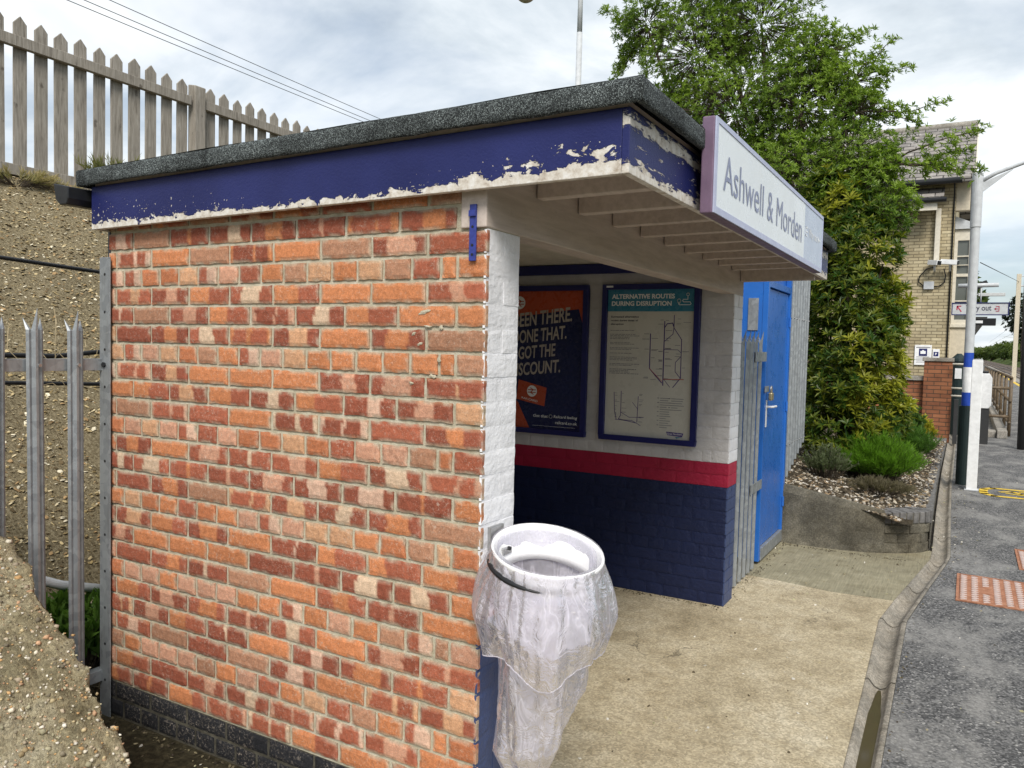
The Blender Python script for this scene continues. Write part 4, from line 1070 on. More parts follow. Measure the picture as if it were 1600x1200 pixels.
# ------------------------------------------------------------------ blue steel cabinet with door
cab = thing('steel_cabinet', (-0.5, 4.5, 0), 'tall blue steel cupboard with a padlocked door beside the shelter', 'cabinet')
box('body', (-1.1, 4.04, 0.03), (-0.085, 4.90, 2.32), M['bluedoor'], cab, 0.004)
mb = MB()
for a, b in (((4.035, 0.02), (4.085, 2.33)), ((4.865, 0.02), (4.925, 2.33)), ((4.085, 2.085), (4.865, 2.135)), ((4.085, 2.28), (4.865, 2.33))):
    mb.box((-0.085, a[0], a[1]), (-0.045, b[0], b[1]))
mb.build('door_frame', M['bluedoor'], cab, 0.003)
box('threshold', (-0.085, 4.085, 0.02), (-0.04, 4.865, 0.11), M['galv'], cab, 0.003)
door = box('door', (-0.084, 4.090, 0.115), (-0.062, 4.860, 2.078), M['bluedoor'], cab, 0.003)
mb = MB(); mb.box((-0.062, 4.135, 1.03), (-0.054, 4.175, 1.235)); mb.tube([(-0.056, 4.155, 1.185), (-0.015, 4.155, 1.185), (-0.012, 4.17, 1.185), (-0.012, 4.29, 1.183)], 0.009, 10)
mb.build('handle', M['whiteplastic'], door, smooth=False, bevel=0.002)
mb = MB(); mb.box((-0.045, 4.02, 1.30), (-0.039, 4.15, 1.345)); lk = mb.build('hasp', M['galv'], door, 0.001)
mb = MB(); mb.box((-0.034, 4.10, 1.235), (-0.006, 4.17, 1.295)); mb.build('padlock', M['brass'], door, 0.008)
MB().tube([(-0.02, 4.115, 1.29), (-0.02, 4.115, 1.325), (-0.02, 4.125, 1.342), (-0.02, 4.145, 1.342), (-0.02, 4.156, 1.325), (-0.02, 4.156, 1.29)], 0.006, 8).build('shackle', M['steel'], door, smooth=True)
for z_ in (0.35, 1.15, 1.85): MB().tube([(-0.044, 4.868, z_ - 0.04), (-0.044, 4.868, z_ + 0.04)], 0.010, 8).build('hinge', M['bluedoor'], door)
box('notice_plate', (-0.19, 4.032, 1.76), (-0.115, 4.0385, 2.0), M['galv'], cab, 0.001)

# ------------------------------------------------------------------ planting bed wall
bw = thing('bed_wall', (0.5, 5.0, 0), 'low stained concrete retaining wall with dark brick corner round the planting bed', 'wall')
def bez(t):
    p = [(-0.06, 4.885), (0.35, 4.86), (0.72, 4.93), (0.90, 5.10)]
    q = [(1 - t) ** 3, 3 * t * (1 - t) ** 2, 3 * t * t * (1 - t), t ** 3]
    return Vector((sum(a * b[0] for a, b in zip(q, p)), sum(a * b[1] for a, b in zip(q, p)), 0))
path = [bez(i / 40) for i in range(41)]
def wallpath(mb, P, th, ztop, amp=0.008, seed=0, cols=None):
    n = len(P); nz = 10; rows = []
    for i, p in enumerate(P):
        d = (P[min(i + 1, n - 1)] - P[max(i - 1, 0)]).normalized(); nr = Vector((d.y, -d.x, 0))
        zt = ztop(i / (n - 1)); ring = []
        for j in range(nz + 1): ring.append((p + nr * 0.0, zt * j / nz, nr))
        rows.append((p, nr, zt))
    vs = []
    for p, nr, zt in rows:
        for j in range(nz + 1):
            z = -0.05 + (zt + 0.05) * j / nz; k = amp * mnoise.noise((p.x * 9, z * 9, seed)) + amp * 0.6 * mnoise.noise((p.x * 27, z * 27, seed))
            q = p + nr * (k - (0.012 if j == nz else 0)); vs.append((q.x, q.y, z))
        for j in range(4):
            q = p - nr * (th * (j + 1) / 4); vs.append((q.x, q.y, zt + 0.006 * mnoise.noise((q.x * 15, q.y * 15, seed)) - (0.2 if j == 3 else 0)))
    m_ = nz + 5
    mb.add(vs, [(i * m_ + j, (i + 1) * m_ + j, (i + 1) * m_ + j + 1, i * m_ + j + 1) for i in range(n - 1) for j in range(m_ - 1)])
    mb.add([vs[j] for j in range(m_)], [tuple(range(m_))]); mb.add([vs[(n - 1) * m_ + j] for j in range(m_)], [tuple(range(m_))[::-1]])
mb = MB(); wallpath(mb, path[:31], 0.12, lambda t: 0.49 - 0.15 * t); mb.build('rendered_wall', M['bedwall'], bw, smooth=False)
# brick end: stacked courses following the curve, soldier course on top
e0 = path[30:] + [Vector((0.985, 5.24, 0)), Vector((1.02, 5.31, 0))]
e0 = path[30:] + [Vector((0.95, 5.14, 0)), Vector((1.01, 5.21, 0)), Vector((1.035, 5.27, 0)), Vector((1.045, 5.36, 0))]
def along(P, s):
    for a, b in zip(P, P[1:]):
        L_ = (b - a).length
        if s <= L_: d = (b - a) / L_; return a + d * s, d
        s -= L_
    d = (P[-1] - P[-2]).normalized(); return P[-1] + d * s, d
tot = sum((b - a).length for a, b in zip(e0, e0[1:]))
rs = random.Random(4)
def curved_bricks(mb, z0, z1, wd, off, depth):
    s = off
    while s < tot - 0.02:
        e = min(s + wd - 0.01, tot); a, d = along(e0, s); b, _ = along(e0, e); nr = Vector(((b - a).y, -(b - a).x, 0)).normalized()
        k = rs.uniform(-0.006, 0.006)
        q = [a + nr * k, b + nr * k, b - nr * depth, a - nr * depth]
        vs = [(p.x, p.y, z0 + 0.005) for p in q] + [(p.x, p.y, z1 - 0.005) for p in q]
        mb.add(vs, [(0, 3, 2, 1), (4, 5, 6, 7), (0, 1, 5, 4), (1, 2, 6, 5), (2, 3, 7, 6), (3, 0, 4, 7)]); s += wd
mb = MB()
for j in range(3): curved_bricks(mb, 0.0 + 0.078 * j, 0.078 * (j + 1), 0.215, -0.1 if j % 2 else 0.0, 0.1)
mb.build('brick_end', M['bedwall'], bw, 0.005)
mb = MB(); curved_bricks(mb, 0.236, 0.338, 0.062, 0.0, 0.2); mb.build('soldier_course', M['engbrick'], bw, 0.005)
mb = MB(); P2 = [v - Vector((v.y * 0, 0, 0)) for v in e0]
cv = []
for i in range(13):
    a, d = along(e0, tot * i / 12); nr = Vector((d.y, -d.x, 0)); q = a - nr * 0.012; cv.append(q)
for a, b in zip(cv, cv[1:]): mb.add([(a.x, a.y, -0.02), (b.x, b.y, -0.02), (b.x, b.y, 0.325), (a.x, a.y, 0.325)], [(0, 1, 2, 3)])
mb.build('mortar_core', M['bedwall'], bw)
# side kerb of engineering bricks running beside the channel
kb = thing('brick_kerb', (0.95, 9, 0), 'dark brick edging beside the drainage channel along the planting bed', 'kerb')
mb = MB(); y = 5.30
while y < 14.5:
    xr = lerp_poly(GL, y) - 0.012; zt = 0.335 - 0.03 * (y - 5.3); zt = max(zt, 0.10) + rs.uniform(-0.004, 0.004)
    mb.box((xr - 0.2, y, zt - 0.11), (xr + rs.uniform(-0.004, 0.004), y + 0.062, zt)); y += 0.073
mb.build('edging_brick_row', M['engbrick'], kb, 0.004)
mb = MB()
for i in range(30):
    y0, y1 = 5.3 + i * 0.31, 5.3 + (i + 1) * 0.31; x0, x1 = lerp_poly(GL, y0) - 0.02, lerp_poly(GL, y1) - 0.02
    z0, z1 = max(0.335 - 0.03 * (y0 - 5.3), 0.1) - 0.012, max(0.335 - 0.03 * (y1 - 5.3), 0.1) - 0.012
    mb.add([(x0, y0, -0.03), (x1, y1, -0.03), (x1, y1, z1), (x0, y0, z0), (x0 - 0.17, y0, z0), (x1 - 0.17, y1, z1)], [(0, 1, 2, 3), (3, 2, 5, 4)])
mb.build('kerb_face', M['bedwall'], kb)

# ------------------------------------------------------------------ raked concrete wall at the left edge
hw = thing('concrete_wall', (-1.2, -0.77, 0), 'rough pebbly concrete wall with a broken sloping top near the fence', 'wall')
top = [(-2.3, 1.40), (-1.95, 1.20), (-1.51, 0.925), (-1.36, 0.825), (-1.235, 0.745), (-1.11, 0.65), (-1.03, 0.58), (-0.95, 0.474), (-0.81, 0.337), (-0.70, 0.15), (-0.62, -0.03)]
def top_at(s):
    L_ = [0]
    for a, b in zip(top, top[1:]): L_.append(L_[-1] + math.hypot(b[0] - a[0], b[1] - a[1]))
    s *= L_[-1]
    for i in range(len(top) - 1):
        if s <= L_[i + 1] + 1e-9:
            t = (s - L_[i]) / (L_[i + 1] - L_[i]); return (top[i][0] + (top[i + 1][0] - top[i][0]) * t, top[i][1] + (top[i + 1][1] - top[i][1]) * t)
    return top[-1]
def hump(u, v):
    x, z = top_at(u)
    if v < 0.2: t = v / 0.2; y = -0.60 ; dz = -(1 - t) * 0.35; inset = 0
    elif v < 0.75: t = (v - 0.2) / 0.55; y = -0.60 - 0.37 * t; dz = -0.012 * (2 * t - 1) ** 4
    else: t = (v - 0.75) / 0.25; y = -0.97; dz = -t * max(z + 0.1, 0.05)
    n1_ = mnoise.noise((x * 5, y * 5, z * 5)); n2_ = mnoise.noise((x * 16, y * 16, z * 16)); n3_ = abs(mnoise.noise((x * 45, y * 45, z * 45)))
    d = 0.024 * n1_ + 0.018 * n2_ + 0.016 * n3_
    return (x + d * 0.7, y + (d if v < 0.21 else -d * 0.3), z + dz + d * 0.7)
mb = MB(); mb.grid(hump, 190, 100); mb.build('wall_body', M['hump'], hw, smooth=True)
mb = MB(); rg = np.random.default_rng(12)
palp = [(0.42, 0.34, 0.2), (0.55, 0.5, 0.4), (0.3, 0.23, 0.13), (0.48, 0.3, 0.14), (0.2, 0.17, 0.12), (0.4, 0.33, 0.24), (0.6, 0.56, 0.48), (0.33, 0.3, 0.2), (0.45, 0.28, 0.17)]
for i in range(3400):
    u = rg.uniform(0.12, 1); v = rg.uniform(0.17, 0.80); p = Vector(hump(u, v)); s = float(rg.choice((0.0035, 0.005, 0.007, 0.011), p=(0.36, 0.34, 0.22, 0.08))) * rg.uniform(0.7, 1.2)
    c = chipcol(rg, palp); ax = Vector((rg.normal(), rg.normal(), rg.normal())).normalized(); q = ax.to_track_quat('Z', 'Y')
    vs = []
    for (a, b, cz) in ((0, 0, 1), (1, 0, 0.2), (0.4, 0.9, 0.1), (-0.8, 0.6, 0.15), (-0.8, -0.6, 0.1), (0.4, -0.95, 0.2), (0, 0, -0.9)):
        vs.append(p + q @ Vector((a * s * 1.1, b * s * 0.85, cz * s * 0.75)))
    mb.add(vs, [(0, 1, 2), (0, 2, 3), (0, 3, 4), (0, 4, 5), (0, 5, 1), (6, 2, 1), (6, 3, 2), (6, 4, 3), (6, 5, 4), (6, 1, 5)], c)
o = mb.build('exposed_pebbles', M['chips'], hw, cols=True, smooth=True); o['kind'] = 'stuff'

# ------------------------------------------------------------------ cables on the bank
def cable(name, pts, r_, label, cat='cable', group=None, mat=None):
    o = MB().tube(pts, r_, 8).build(name, mat or M['black'], smooth=True); return tag(o, label, cat, group)
cable('black_cable', [(-2.25, -1.5, 1.93), (-2.26, -0.9, 1.93), (-2.3, -0.19, 1.922), (-2.3, 0.25, 1.901), (-2.32, 0.9, 1.88), (-2.3, 3, 1.9)], 0.009, 'uppermost black cable strung along the gravel bank behind the palisade', group='cables along the bank')
cable('black_cable', [(-2.2, -1.5, 1.50), (-2.3, -0.19, 1.509), (-2.3, 0.05, 1.505), (-2.3, 0.25, 1.525), (-2.3, 0.9, 1.53), (-2.3, 3, 1.5)], 0.011, 'black cable running close behind the upper palisade rail', group='cables along the bank')
cable('black_cable', [(-2.2, -1.5, 1.39), (-2.3, -0.19, 1.392), (-2.3, 0.25, 1.373), (-2.3, 3, 1.37)], 0.009, 'lowest black cable, hanging below the upper palisade rail', group='cables along the bank')
cable('grey_pipe', [(-2.12, -0.25, 0.62), (-2.1, -0.05, 0.52), (-2.08, 0.25, 0.42)], 0.02, 'pale plastic pipe lying on the bank foot behind the palisade', 'pipe', mat=M['lightgrey'])

# ------------------------------------------------------------------ picket fence on top of the bank
pk = thing('picket_fence', (-5, 3, 2.78), 'grey weathered timber picket fence along the top of the bank', 'fence')
rs = random.Random(21)
def picket(y, zt, zb, w_, x=-4.962):
    mb = MB(); h = w_ / 2; a = rs.uniform(-0.006, 0.006)
    pr = [(-h, zb), (h, zb), (h + a, zt - 0.055), (a, zt), (-h + a, zt - 0.055)]
    mb.prism([(y + p, q) for p, q in pr], 0, x - 0.045, x - 0.025)
    mb.build('picket', M['wood'], pk, 0.002)
y = 0.10
while y < 7.5:
    if abs(y - 2.9) > 0.04: picket(y, 3.985 - 0.021 * y + rs.uniform(-0.012, 0.012) + 0.012, 2.72, rs.uniform(0.094, 0.104))
    y += 0.157
for z_ in (3.775, 2.83):
    for a, b in ((-0.5, 2.83), (2.99, 6.2)):
        mb = MB(); mb.prism([(-4.985, z_ - 0.045), (-4.935, z_ - 0.045), (-4.935, z_ + 0.035), (-4.985, z_ + 0.045)], 1, a, b)
        mb.v = [(v[0], v[1], v[2] - 0.012 * (v[1] - 0.8)) for v in mb.v]; mb.build('rail', M['wood'], pk, 0.003)
for y in (2.91, 6.28):
    mb = MB(); mb.box((-5.02, y - 0.055, 2.4), (-4.92, y + 0.062, 3.91)); mb.v = [(v[0], v[1], v[2] - (0.02 if v[0] > -4.95 and v[2] > 3 else 0)) for v in mb.v]; mb.build('post', M['wood'], pk, 0.008)
box('gravel_board', (-4.99, -0.5, 2.60), (-4.95, 6.2, 2.755), M['wood'], pk, 0.004)

# ------------------------------------------------------------------ overhead lines, lamp behind
def oh(y0, z0, y1, z1, label):
    d = (z1 - z0) / (y1 - y0); pts = []
    for i in range(25):
        y = -20 + 70 * i / 24; pts.append((-14, y, z0 + d * (y - y0) + 0.0006 * (y - 12) ** 2 - 0.02))
    cable('overhead_wire', pts, 0.008, label, 'wire', 'overhead wires crossing the sky', M['darkgrey'])
oh(7.132, 8.007, 13.953, 7.905, 'lowest of the thin overhead wires crossing the sky above the picket fence')
oh(7.475, 8.137, 13.951, 8.021, 'middle one of the thin overhead wires above the picket fence')
oh(8.009, 8.341, 13.948, 8.204, 'highest of the thin overhead wires above the picket fence')
lp = thing('street_lamp', (-3.53, 8, 1.5), 'slender pale grey lamp post rising behind the shelter roof', 'street lamp')
MB().tube([(-3.56, 8, 1.2), (-3.56, 8, 5.9)], 0.040, 14).build('pole', M['lightgrey'], lp, smooth=True)
MB().tube([(-3.56, 8, 5.88), (-3.56, 8, 6.9)], [0.036, 0.03], 14).build('upper_pole', M['lightgrey'], lp, smooth=True)
MB().tube([(-3.56, 8, 6.85), (-3.7, 8, 6.95), (-4.25, 8, 6.72)], 0.02, 10).build('arm', M['lightgrey'], lp, smooth=True)
mb = MB()
mb.grid(lambda u, v: (-4.42 + (0.155 * math.sin(v * math.pi / 2)) * math.cos(6.28318 * u), 8 + (0.155 * math.sin(v * math.pi / 2)) * math.sin(6.28318 * u), 6.47 + 0.16 * (1 - math.cos(v * math.pi / 2))), 24, 8)
mb.grid(lambda u, v: (-4.42 + 0.16 * (1 - v) * math.cos(6.28318 * u), 8 + 0.16 * (1 - v) * math.sin(6.28318 * u), 6.63 + 0.14 * v), 24, 4)
mb.build('lantern', M['cream'], lp, smooth=True)

# ------------------------------------------------------------------ foliage
def rot_to(d):
    return Vector(d).to_track_quat('Z', 'Y')
def leafmesh(name, twigs, parent, seed, nleaf=8, ll=0.055, lw=0.017, cols=((0.05, 0.11, 0.02), (0.10, 0.19, 0.035)), mat=None, fold=0.25, spread=(35, 80)):
    """twigs: (pos, dir, tint) — a rosette of leaves at each twig tip, numpy-built"""
    rg = np.random.default_rng(seed); V = []; F = []; C = []; b = 0
    c0 = np.array(cols[0]); c1 = np.array(cols[1])
    for (p, d, tint) in twigs:
        q = rot_to(d); n = nleaf + int(rg.integers(-2, 3)); ph = rg.uniform(0, 6.28)
        up = np.array(q @ Vector((0, 0, 1)))
        for i in range(n):
            a = ph + 2.39996 * i; el = math.radians(rg.uniform(*spread)); L_ = ll * rg.uniform(0.65, 1.2); W2 = lw * rg.uniform(0.7, 1.15) / 2 * 2
            dr = np.array(q @ Vector((math.sin(el) * math.cos(a), math.sin(el) * math.sin(a), math.cos(el))))
            sd_ = np.cross(dr, up + rg.normal(0, 0.3, 3)); ln = np.linalg.norm(sd_); sd_ = sd_ / (ln if ln > 1e-4 else 1)
            nr = np.cross(sd_, dr); base = np.array(p) + up * ll * 0.35 * (i / n - 0.6)
            mid = base + dr * L_ * 0.5
            V += [base, mid + sd_ * W2 * 0.5 + nr * W2 * fold, base + dr * L_ - nr * L_ * 0.08, mid - sd_ * W2 * 0.5 + nr * W2 * fold]
            F += [(b, b + 1, b + 2), (b, b + 2, b + 3)]; b += 4
            t = min(1, max(0, tint + rg.normal(0, 0.18))); c = c0 * (1 - t) + c1 * t; C += [c] * 4
    me = bpy.data.meshes.new(name); off = np.array(parent_loc(parent)) if parent else np.zeros(3)
    me.from_pydata([tuple(v - off) for v in V], [], F); me.materials.append(mat or M['leaf'])
    a = me.color_attributes.new("Col", 'FLOAT_COLOR', 'POINT'); arr = np.ones((len(C), 4), np.float32); arr[:, :3] = np.array(C); a.data.foreach_set('color', arr.ravel())
    o = bpy.data.objects.new(name, me); COL.objects.link(o)
    if parent: o.parent = parent
    return o
def branch(mb, a, b, r0, r1, bend, seed, n=8):
    a = Vector(a); b = Vector(b); pts = []; rs_ = []
    for i in range(n + 1):
        t = i / n; p = a.lerp(b, t); w_ = math.sin(t * math.pi) * bend
        p += Vector((N1((t * 3, seed, 0)), N1((t * 3, seed, 7)), N1((t * 3, seed, 13)))) * w_ ; pts.append(p); rs_.append(r0 + (r1 - r0) * t)
    mb.tube(pts, rs_, 7); return pts
TREE = [(-2.67, 8.2, 5.91, 0.49, 0.38), (-1.89, 8.0, 5.31, 0.77, 0.73), (-1.16, 8.2, 5.65, 0.75, 0.64), (-1.33, 7.8, 4.47, 0.9, 0.7), (-2.19, 8.2, 4.59, 0.53, 0.59), (-0.58, 7.8, 4.45, 0.71, 0.67), (-0.55, 7.4, 3.56, 0.68, 0.51), (0.05, 7.4, 3.78, 0.51, 0.42), (0.15, 7.2, 3.26, 0.57, 0.41), (0.36, 7.2, 3.60, 0.26, 0.22), (-0.04, 7.8, 4.67, 0.42, 0.33), (0.43, 7.0, 3.07, 0.35, 0.3), (-0.5, 8.0, 5.09, 0.48, 0.45), (-1.74, 8.2, 6.39, 1.03, 0.49), (0.06, 7.6, 4.28, 0.36, 0.25), (-0.15, 7.2, 2.93, 0.44, 0.35), (-1.1, 7.7, 3.7, 0.6, 0.5), (-1.9, 8.0, 3.9, 0.6, 0.5)]
SPR = [(-3.18, 8.3, 6.21, 0.28, 0.11), (-2.93, 8.3, 5.69, 0.27, 0.12), (-3.02, 8.3, 5.49, 0.18, 0.09), (-3.11, 8.3, 5.35, 0.24, 0.07), (-0.04, 7.9, 5.2, 0.11, 0.22), (0.31, 7.8, 5.0, 0.12, 0.16), (-0.36, 8.0, 5.21, 0.09, 0.19), (0.7, 7.6, 4.27, 0.25, 0.1), (0.46, 7.6, 4.16, 0.26, 0.14), (0.42, 7.8, 4.74, 0.13, 0.16), (0.95, 7.2, 3.65, 0.27, 0.13), (1.08, 7.2, 3.8, 0.24, 0.13), (0.87, 7.2, 3.52, 0.27, 0.14), (1.18, 7.2, 3.49, 0.12, 0.06), (-2.69, 8.3, 5.36, 0.18, 0.09)]
tree = thing('leafy_tree', (-0.75, 7.9, 0.6), 'large bushy green tree spreading above the shelter roof', 'tree')
rg = np.random.default_rng(2); trb = MB(); twb = MB(); tw = []
base = Vector((-0.75, 7.9, 0.55)); fork = Vector((-0.85, 7.9, 2.6))
branch(trb, base, fork, 0.13, 0.10, 0.1, 1)
for k, (x, y, z, a, h) in enumerate(TREE):
    c = Vector((x, y, z)); st_ = fork + Vector((0, 0, rg.uniform(-0.7, 0.3)))
    branch(trb, st_, c, 0.05, 0.014, 0.35, k + 3.3, 10)
    cnt = int(900 * (a * h) ** 0.74 / 0.5)
    for i in range(cnt):
        d = rg.normal(0, 1, 3); d /= np.linalg.norm(d); rr_ = rg.uniform(0.25, 1.0) ** 0.55
        p = Vector((x + d[0] * a * rr_, y + d[1] * a * 0.95 * rr_, z + d[2] * h * rr_))
        if N1((p.x * 2.3, p.y * 2.3, p.z * 2.3)) < -0.36: continue
        dirv = Vector(d) * 0.8 + Vector((0, 0, 0.75)) + Vector(rg.normal(0, 0.35, 3))
        tint = 0.38 + 0.40 * N1((p.x * 1.6, p.y * 1.6, p.z * 1.6)) + 0.2 * (d[2] * rr_)
        tw.append((p, dirv, tint))
        if i % 3 == 0: twb.tube([c + (p - c) * rg.uniform(0.2, 0.6), p], [0.005, 0.002], 4, cap=False)
for k, (x, y, z, a, h) in enumerate(SPR):
    c = Vector((x, y, z)); near = min(TREE, key=lambda t: (Vector(t[:3]) - c).length); n_ = Vector(near[:3])
    out_ = (c - n_).normalized(); tip = c + out_ * max(a, h) * 0.9; pts_ = branch(twb, n_, tip, 0.012, 0.003, 0.12, k + 50.5, 10)
    for i in range(int(30 + 70 * a)):
        t = rg.uniform(0.35, 1.0); j = min(9, int(t * 10)); p = pts_[j].lerp(pts_[j + 1], t * 10 - j) + Vector(rg.normal(0, 0.035 + 0.05 * (1 - t), 3))
        tw.append((p, out_ * 0.6 + Vector((0, 0, 0.7)) + Vector(rg.normal(0, 0.4, 3)), 0.55 + 0.2 * rg.normal()))
trb.build('trunk', M['bark'], tree, smooth=True); twb.build('twigs', M['bark'], tree)
leafmesh('crown', tw, tree, 11, nleaf=8, ll=0.060, lw=0.018, cols=((0.058, 0.118, 0.013), (0.30, 0.41, 0.055)))

SHRUB = [(0.07, 6.9, 3.08, 0.31, 0.33), (0.25, 6.8, 2.66, 0.41, 0.33), (0.19, 6.7, 2.2, 0.44, 0.39), (0.29, 6.6, 1.69, 0.47, 0.38), (0.2, 6.5, 1.3, 0.37, 0.32), (0.49, 6.7, 1.44, 0.24, 0.32), (0.48, 6.9, 2.08, 0.24, 0.39), (-0.03, 6.9, 2.49, 0.28, 0.4), (-0.14, 7.0, 3.31, 0.21, 0.27), (0.0, 6.9, 1.8, 0.35, 0.5), (0.12, 6.55, 0.9, 0.42, 0.36), (0.45, 6.8, 1.0, 0.36, 0.36), (-0.15, 6.8, 1.2, 0.3, 0.5)]
shrub = thing('golden_shrub', (0.2, 6.7, 0.45), 'tall dense evergreen shrub with yellow tipped leaves on the planting bed', 'shrub')
tw = []; sb = MB()
for i in range(7): branch(sb, (0.2 + rg.uniform(-0.1, 0.1), 6.75, 0.4), (0.2 + rg.uniform(-0.35, 0.35), 6.8 + rg.uniform(-0.2, 0.2), rg.uniform(1.6, 3.0)), 0.025, 0.008, 0.2, i + 0.7)
sb.build('stem', M['bark'], shrub, smooth=True)
for k, (x, y, z, a, h) in enumerate(SHRUB):
    for i in range(int(330 * (a * h) ** 0.65 / 0.3)):
        d = rg.normal(0, 1, 3); d /= np.linalg.norm(d); rr_ = rg.uniform(0.45, 1.0) ** 0.5
        p = Vector((x + d[0] * a * rr_, y + d[1] * a * rr_, z + d[2] * h * rr_))
        if N1((p.x * 3.5, p.y * 3.5, p.z * 3.5)) < -0.33: continue
        g = N1((p.x * 1.4 + 5, p.y * 1.4, p.z * 1.1)) + 0.35 * N1((p.x * 5, p.y * 5, p.z * 5)) + 0.5 * (p.x - 0.15) + 0.12 * d[2]
        tint = 0.85 if (g > 0.36 and rg.uniform() < 0.8) else 0.05 + 0.34 * rg.uniform()
        tw.append((p, Vector(d) * 0.8 + Vector((0, -0.1, 0.8)), tint))
leafmesh('foliage', tw, shrub, 12, nleaf=9, ll=0.092, lw=0.026, cols=((0.032, 0.080, 0.010), (0.32, 0.32, 0.03)))

# low plants on the bed
def tuft(name, label, c, rad, h, n, cols, seed, ll, lw, lean=0.25, cat='plant', brown=None):
    t = thing(name, c, label, cat); rg = np.random.default_rng(seed); tw_ = []; st_ = MB()
    for i in range(n):
        a = rg.uniform(0, 6.283); r_ = rad[0] * math.sqrt(rg.uniform()); bx, by = c[0] + r_ * math.cos(a) * 0.5, c[1] + r_ * math.sin(a) * 0.5
        ex, ey = c[0] + r_ * math.cos(a) * (1 + 0.2 * rg.normal()), c[1] + r_ * math.sin(a) * rad[1] / rad[0]
        hh = h * (1 - 0.45 * (r_ / rad[0]) ** 2) * rg.uniform(0.75, 1.1)
        zb = hgt(c[0], c[1]); P0 = Vector((bx, by, zb)); P1 = Vector((ex, ey, zb + hh))
        st_.tube([P0, P0.lerp(P1, 0.5) + Vector((0, 0, hh * 0.1)), P1], [0.003, 0.0025, 0.001], 3, cap=False)
        m_ = 6
        for k in range(m_):
            tt = 0.45 + 0.55 * (k + rg.uniform()) / m_; p = P0.lerp(P1, tt); dd = (P1 - P0).normalized() + Vector(rg.normal(0, 0.2, 3)); dd.z = abs(dd.z) + 0.5
            tw_.append((p, dd, tt * 0.6 + rg.normal() * 0.12 + 0.15))
    st_.build('stems', M['bark'], t)
    leafmesh('leaves', tw_, t, seed + 1, nleaf=5, ll=ll, lw=lw, cols=cols, spread=(8, 40)); return t
tuft('bright_shrublet', 'bright green feathery shrublet at the middle of the planting bed', (0.50, 6.45, 0.40), (0.37, 0.55), 0.46, 480, ((0.05, 0.11, 0.010), (0.16, 0.32, 0.025)), 31, 0.085, 0.006)
tuft('bright_shrublet', 'smaller green feathery shrublet behind the bright one, near the brick pier', (0.66, 8.3, 0.32), (0.28, 0.5), 0.42, 260, ((0.035, 0.085, 0.012), (0.09, 0.19, 0.03)), 33, 0.08, 0.007)
tuft('grey_herb', 'small grey green herb growing near the palisade on the bed', (0.16, 5.75, 0.42), (0.2, 0.25), 0.30, 120, ((0.05, 0.075, 0.03), (0.16, 0.19, 0.10)), 35, 0.035, 0.007)
tuft('grey_herb', 'wispy dull herb lying flat at the front of the bed', (0.62, 5.55, 0.38), (0.3, 0.22), 0.12, 90, ((0.06, 0.055, 0.03), (0.2, 0.17, 0.11)), 36, 0.05, 0.005)
tuft('yellow_flower', 'low plant with yellow leaves at the foot of the brick pier', (0.70, 10.6, 0.3), (0.18, 0.3), 0.38, 90, ((0.10, 0.16, 0.02), (0.5, 0.42, 0.05)), 37, 0.06, 0.03)
tuft('leafy_weed', 'broad leaved weed behind the stump, right of the tall shrub', (0.45, 9.6, 0.3), (0.3, 0.4), 0.6, 140, ((0.04, 0.09, 0.02), (0.12, 0.2, 0.05)), 38, 0.09, 0.045)
# weeds behind the palisade
tuft('nettle_clump', 'green weeds growing at the foot of the palisade by the brick wall', (-2.04, -0.02, 0.03), (0.14, 0.35), 0.40, 70, ((0.04, 0.10, 0.015), (0.13, 0.24, 0.04)), 41, 0.08, 0.035)
tuft('bramble', 'small leafy bramble clinging to the bank between two pales', (-2.12, -0.18, 0.3), (0.12, 0.2), 0.30, 30, ((0.04, 0.10, 0.02), (0.10, 0.2, 0.06)), 42, 0.06, 0.04)
mb = MB()
for i in range(16):
    y = rg.uniform(-0.8, 0.1); x = -2.0; z = rg.uniform(1.2, 1.75); pts_ = [(x, y, z)]
    for k in range(5): y += rg.uniform(-0.02, 0.09); z += rg.uniform(-0.12, 0.05); x += rg.uniform(-0.02, 0.03); pts_.append((x, y, z))
    mb.tube(pts_, 0.0018, 4)
tag(mb.build('dry_stems', plain("dry straw", (0.42, 0.35, 0.22), 0.9)), 'thin dry straw coloured stems tangled through the palisade pales', 'dead stems')
tuft('dry_grass', 'tuft of dry grass under the left end of the picket fence', (-4.85, 1.25, 2.8), (0.10, 0.5), 0.13, 40, ((0.16, 0.17, 0.05), (0.45, 0.36, 0.18)), 44, 0.06, 0.005)
tuft('dry_grass', 'tuft of grass beside the picket fence just left of the roof', (-4.9, 2.15, 2.8), (0.1, 0.5), 0.34, 60, ((0.09, 0.12, 0.03), (0.26, 0.25, 0.10)), 45, 0.09, 0.006)
# stumps
for (x, y, h, r_, lab) in ((0.53, 11.2, 0.62, 0.105, 'taller cut timber stump standing beside the brick pier'), (0.64, 10.7, 0.34, 0.085, 'shorter cut timber stump leaning in front of the taller one')):
    mb = MB(); z0 = hgt(x, y) - 0.05
    mb.tube([(x, y, z0), (x - 0.02, y, z0 + h * 0.5), (x - 0.03 - 0.15 * (h < 0.4), y, z0 + h)], [r_ * 1.1, r_, r_ * 0.95], 14)
    tag(mb.build('timber_stump', M['wood'], bevel=0.006), lab, 'stump', 'cut stumps on the planting bed')

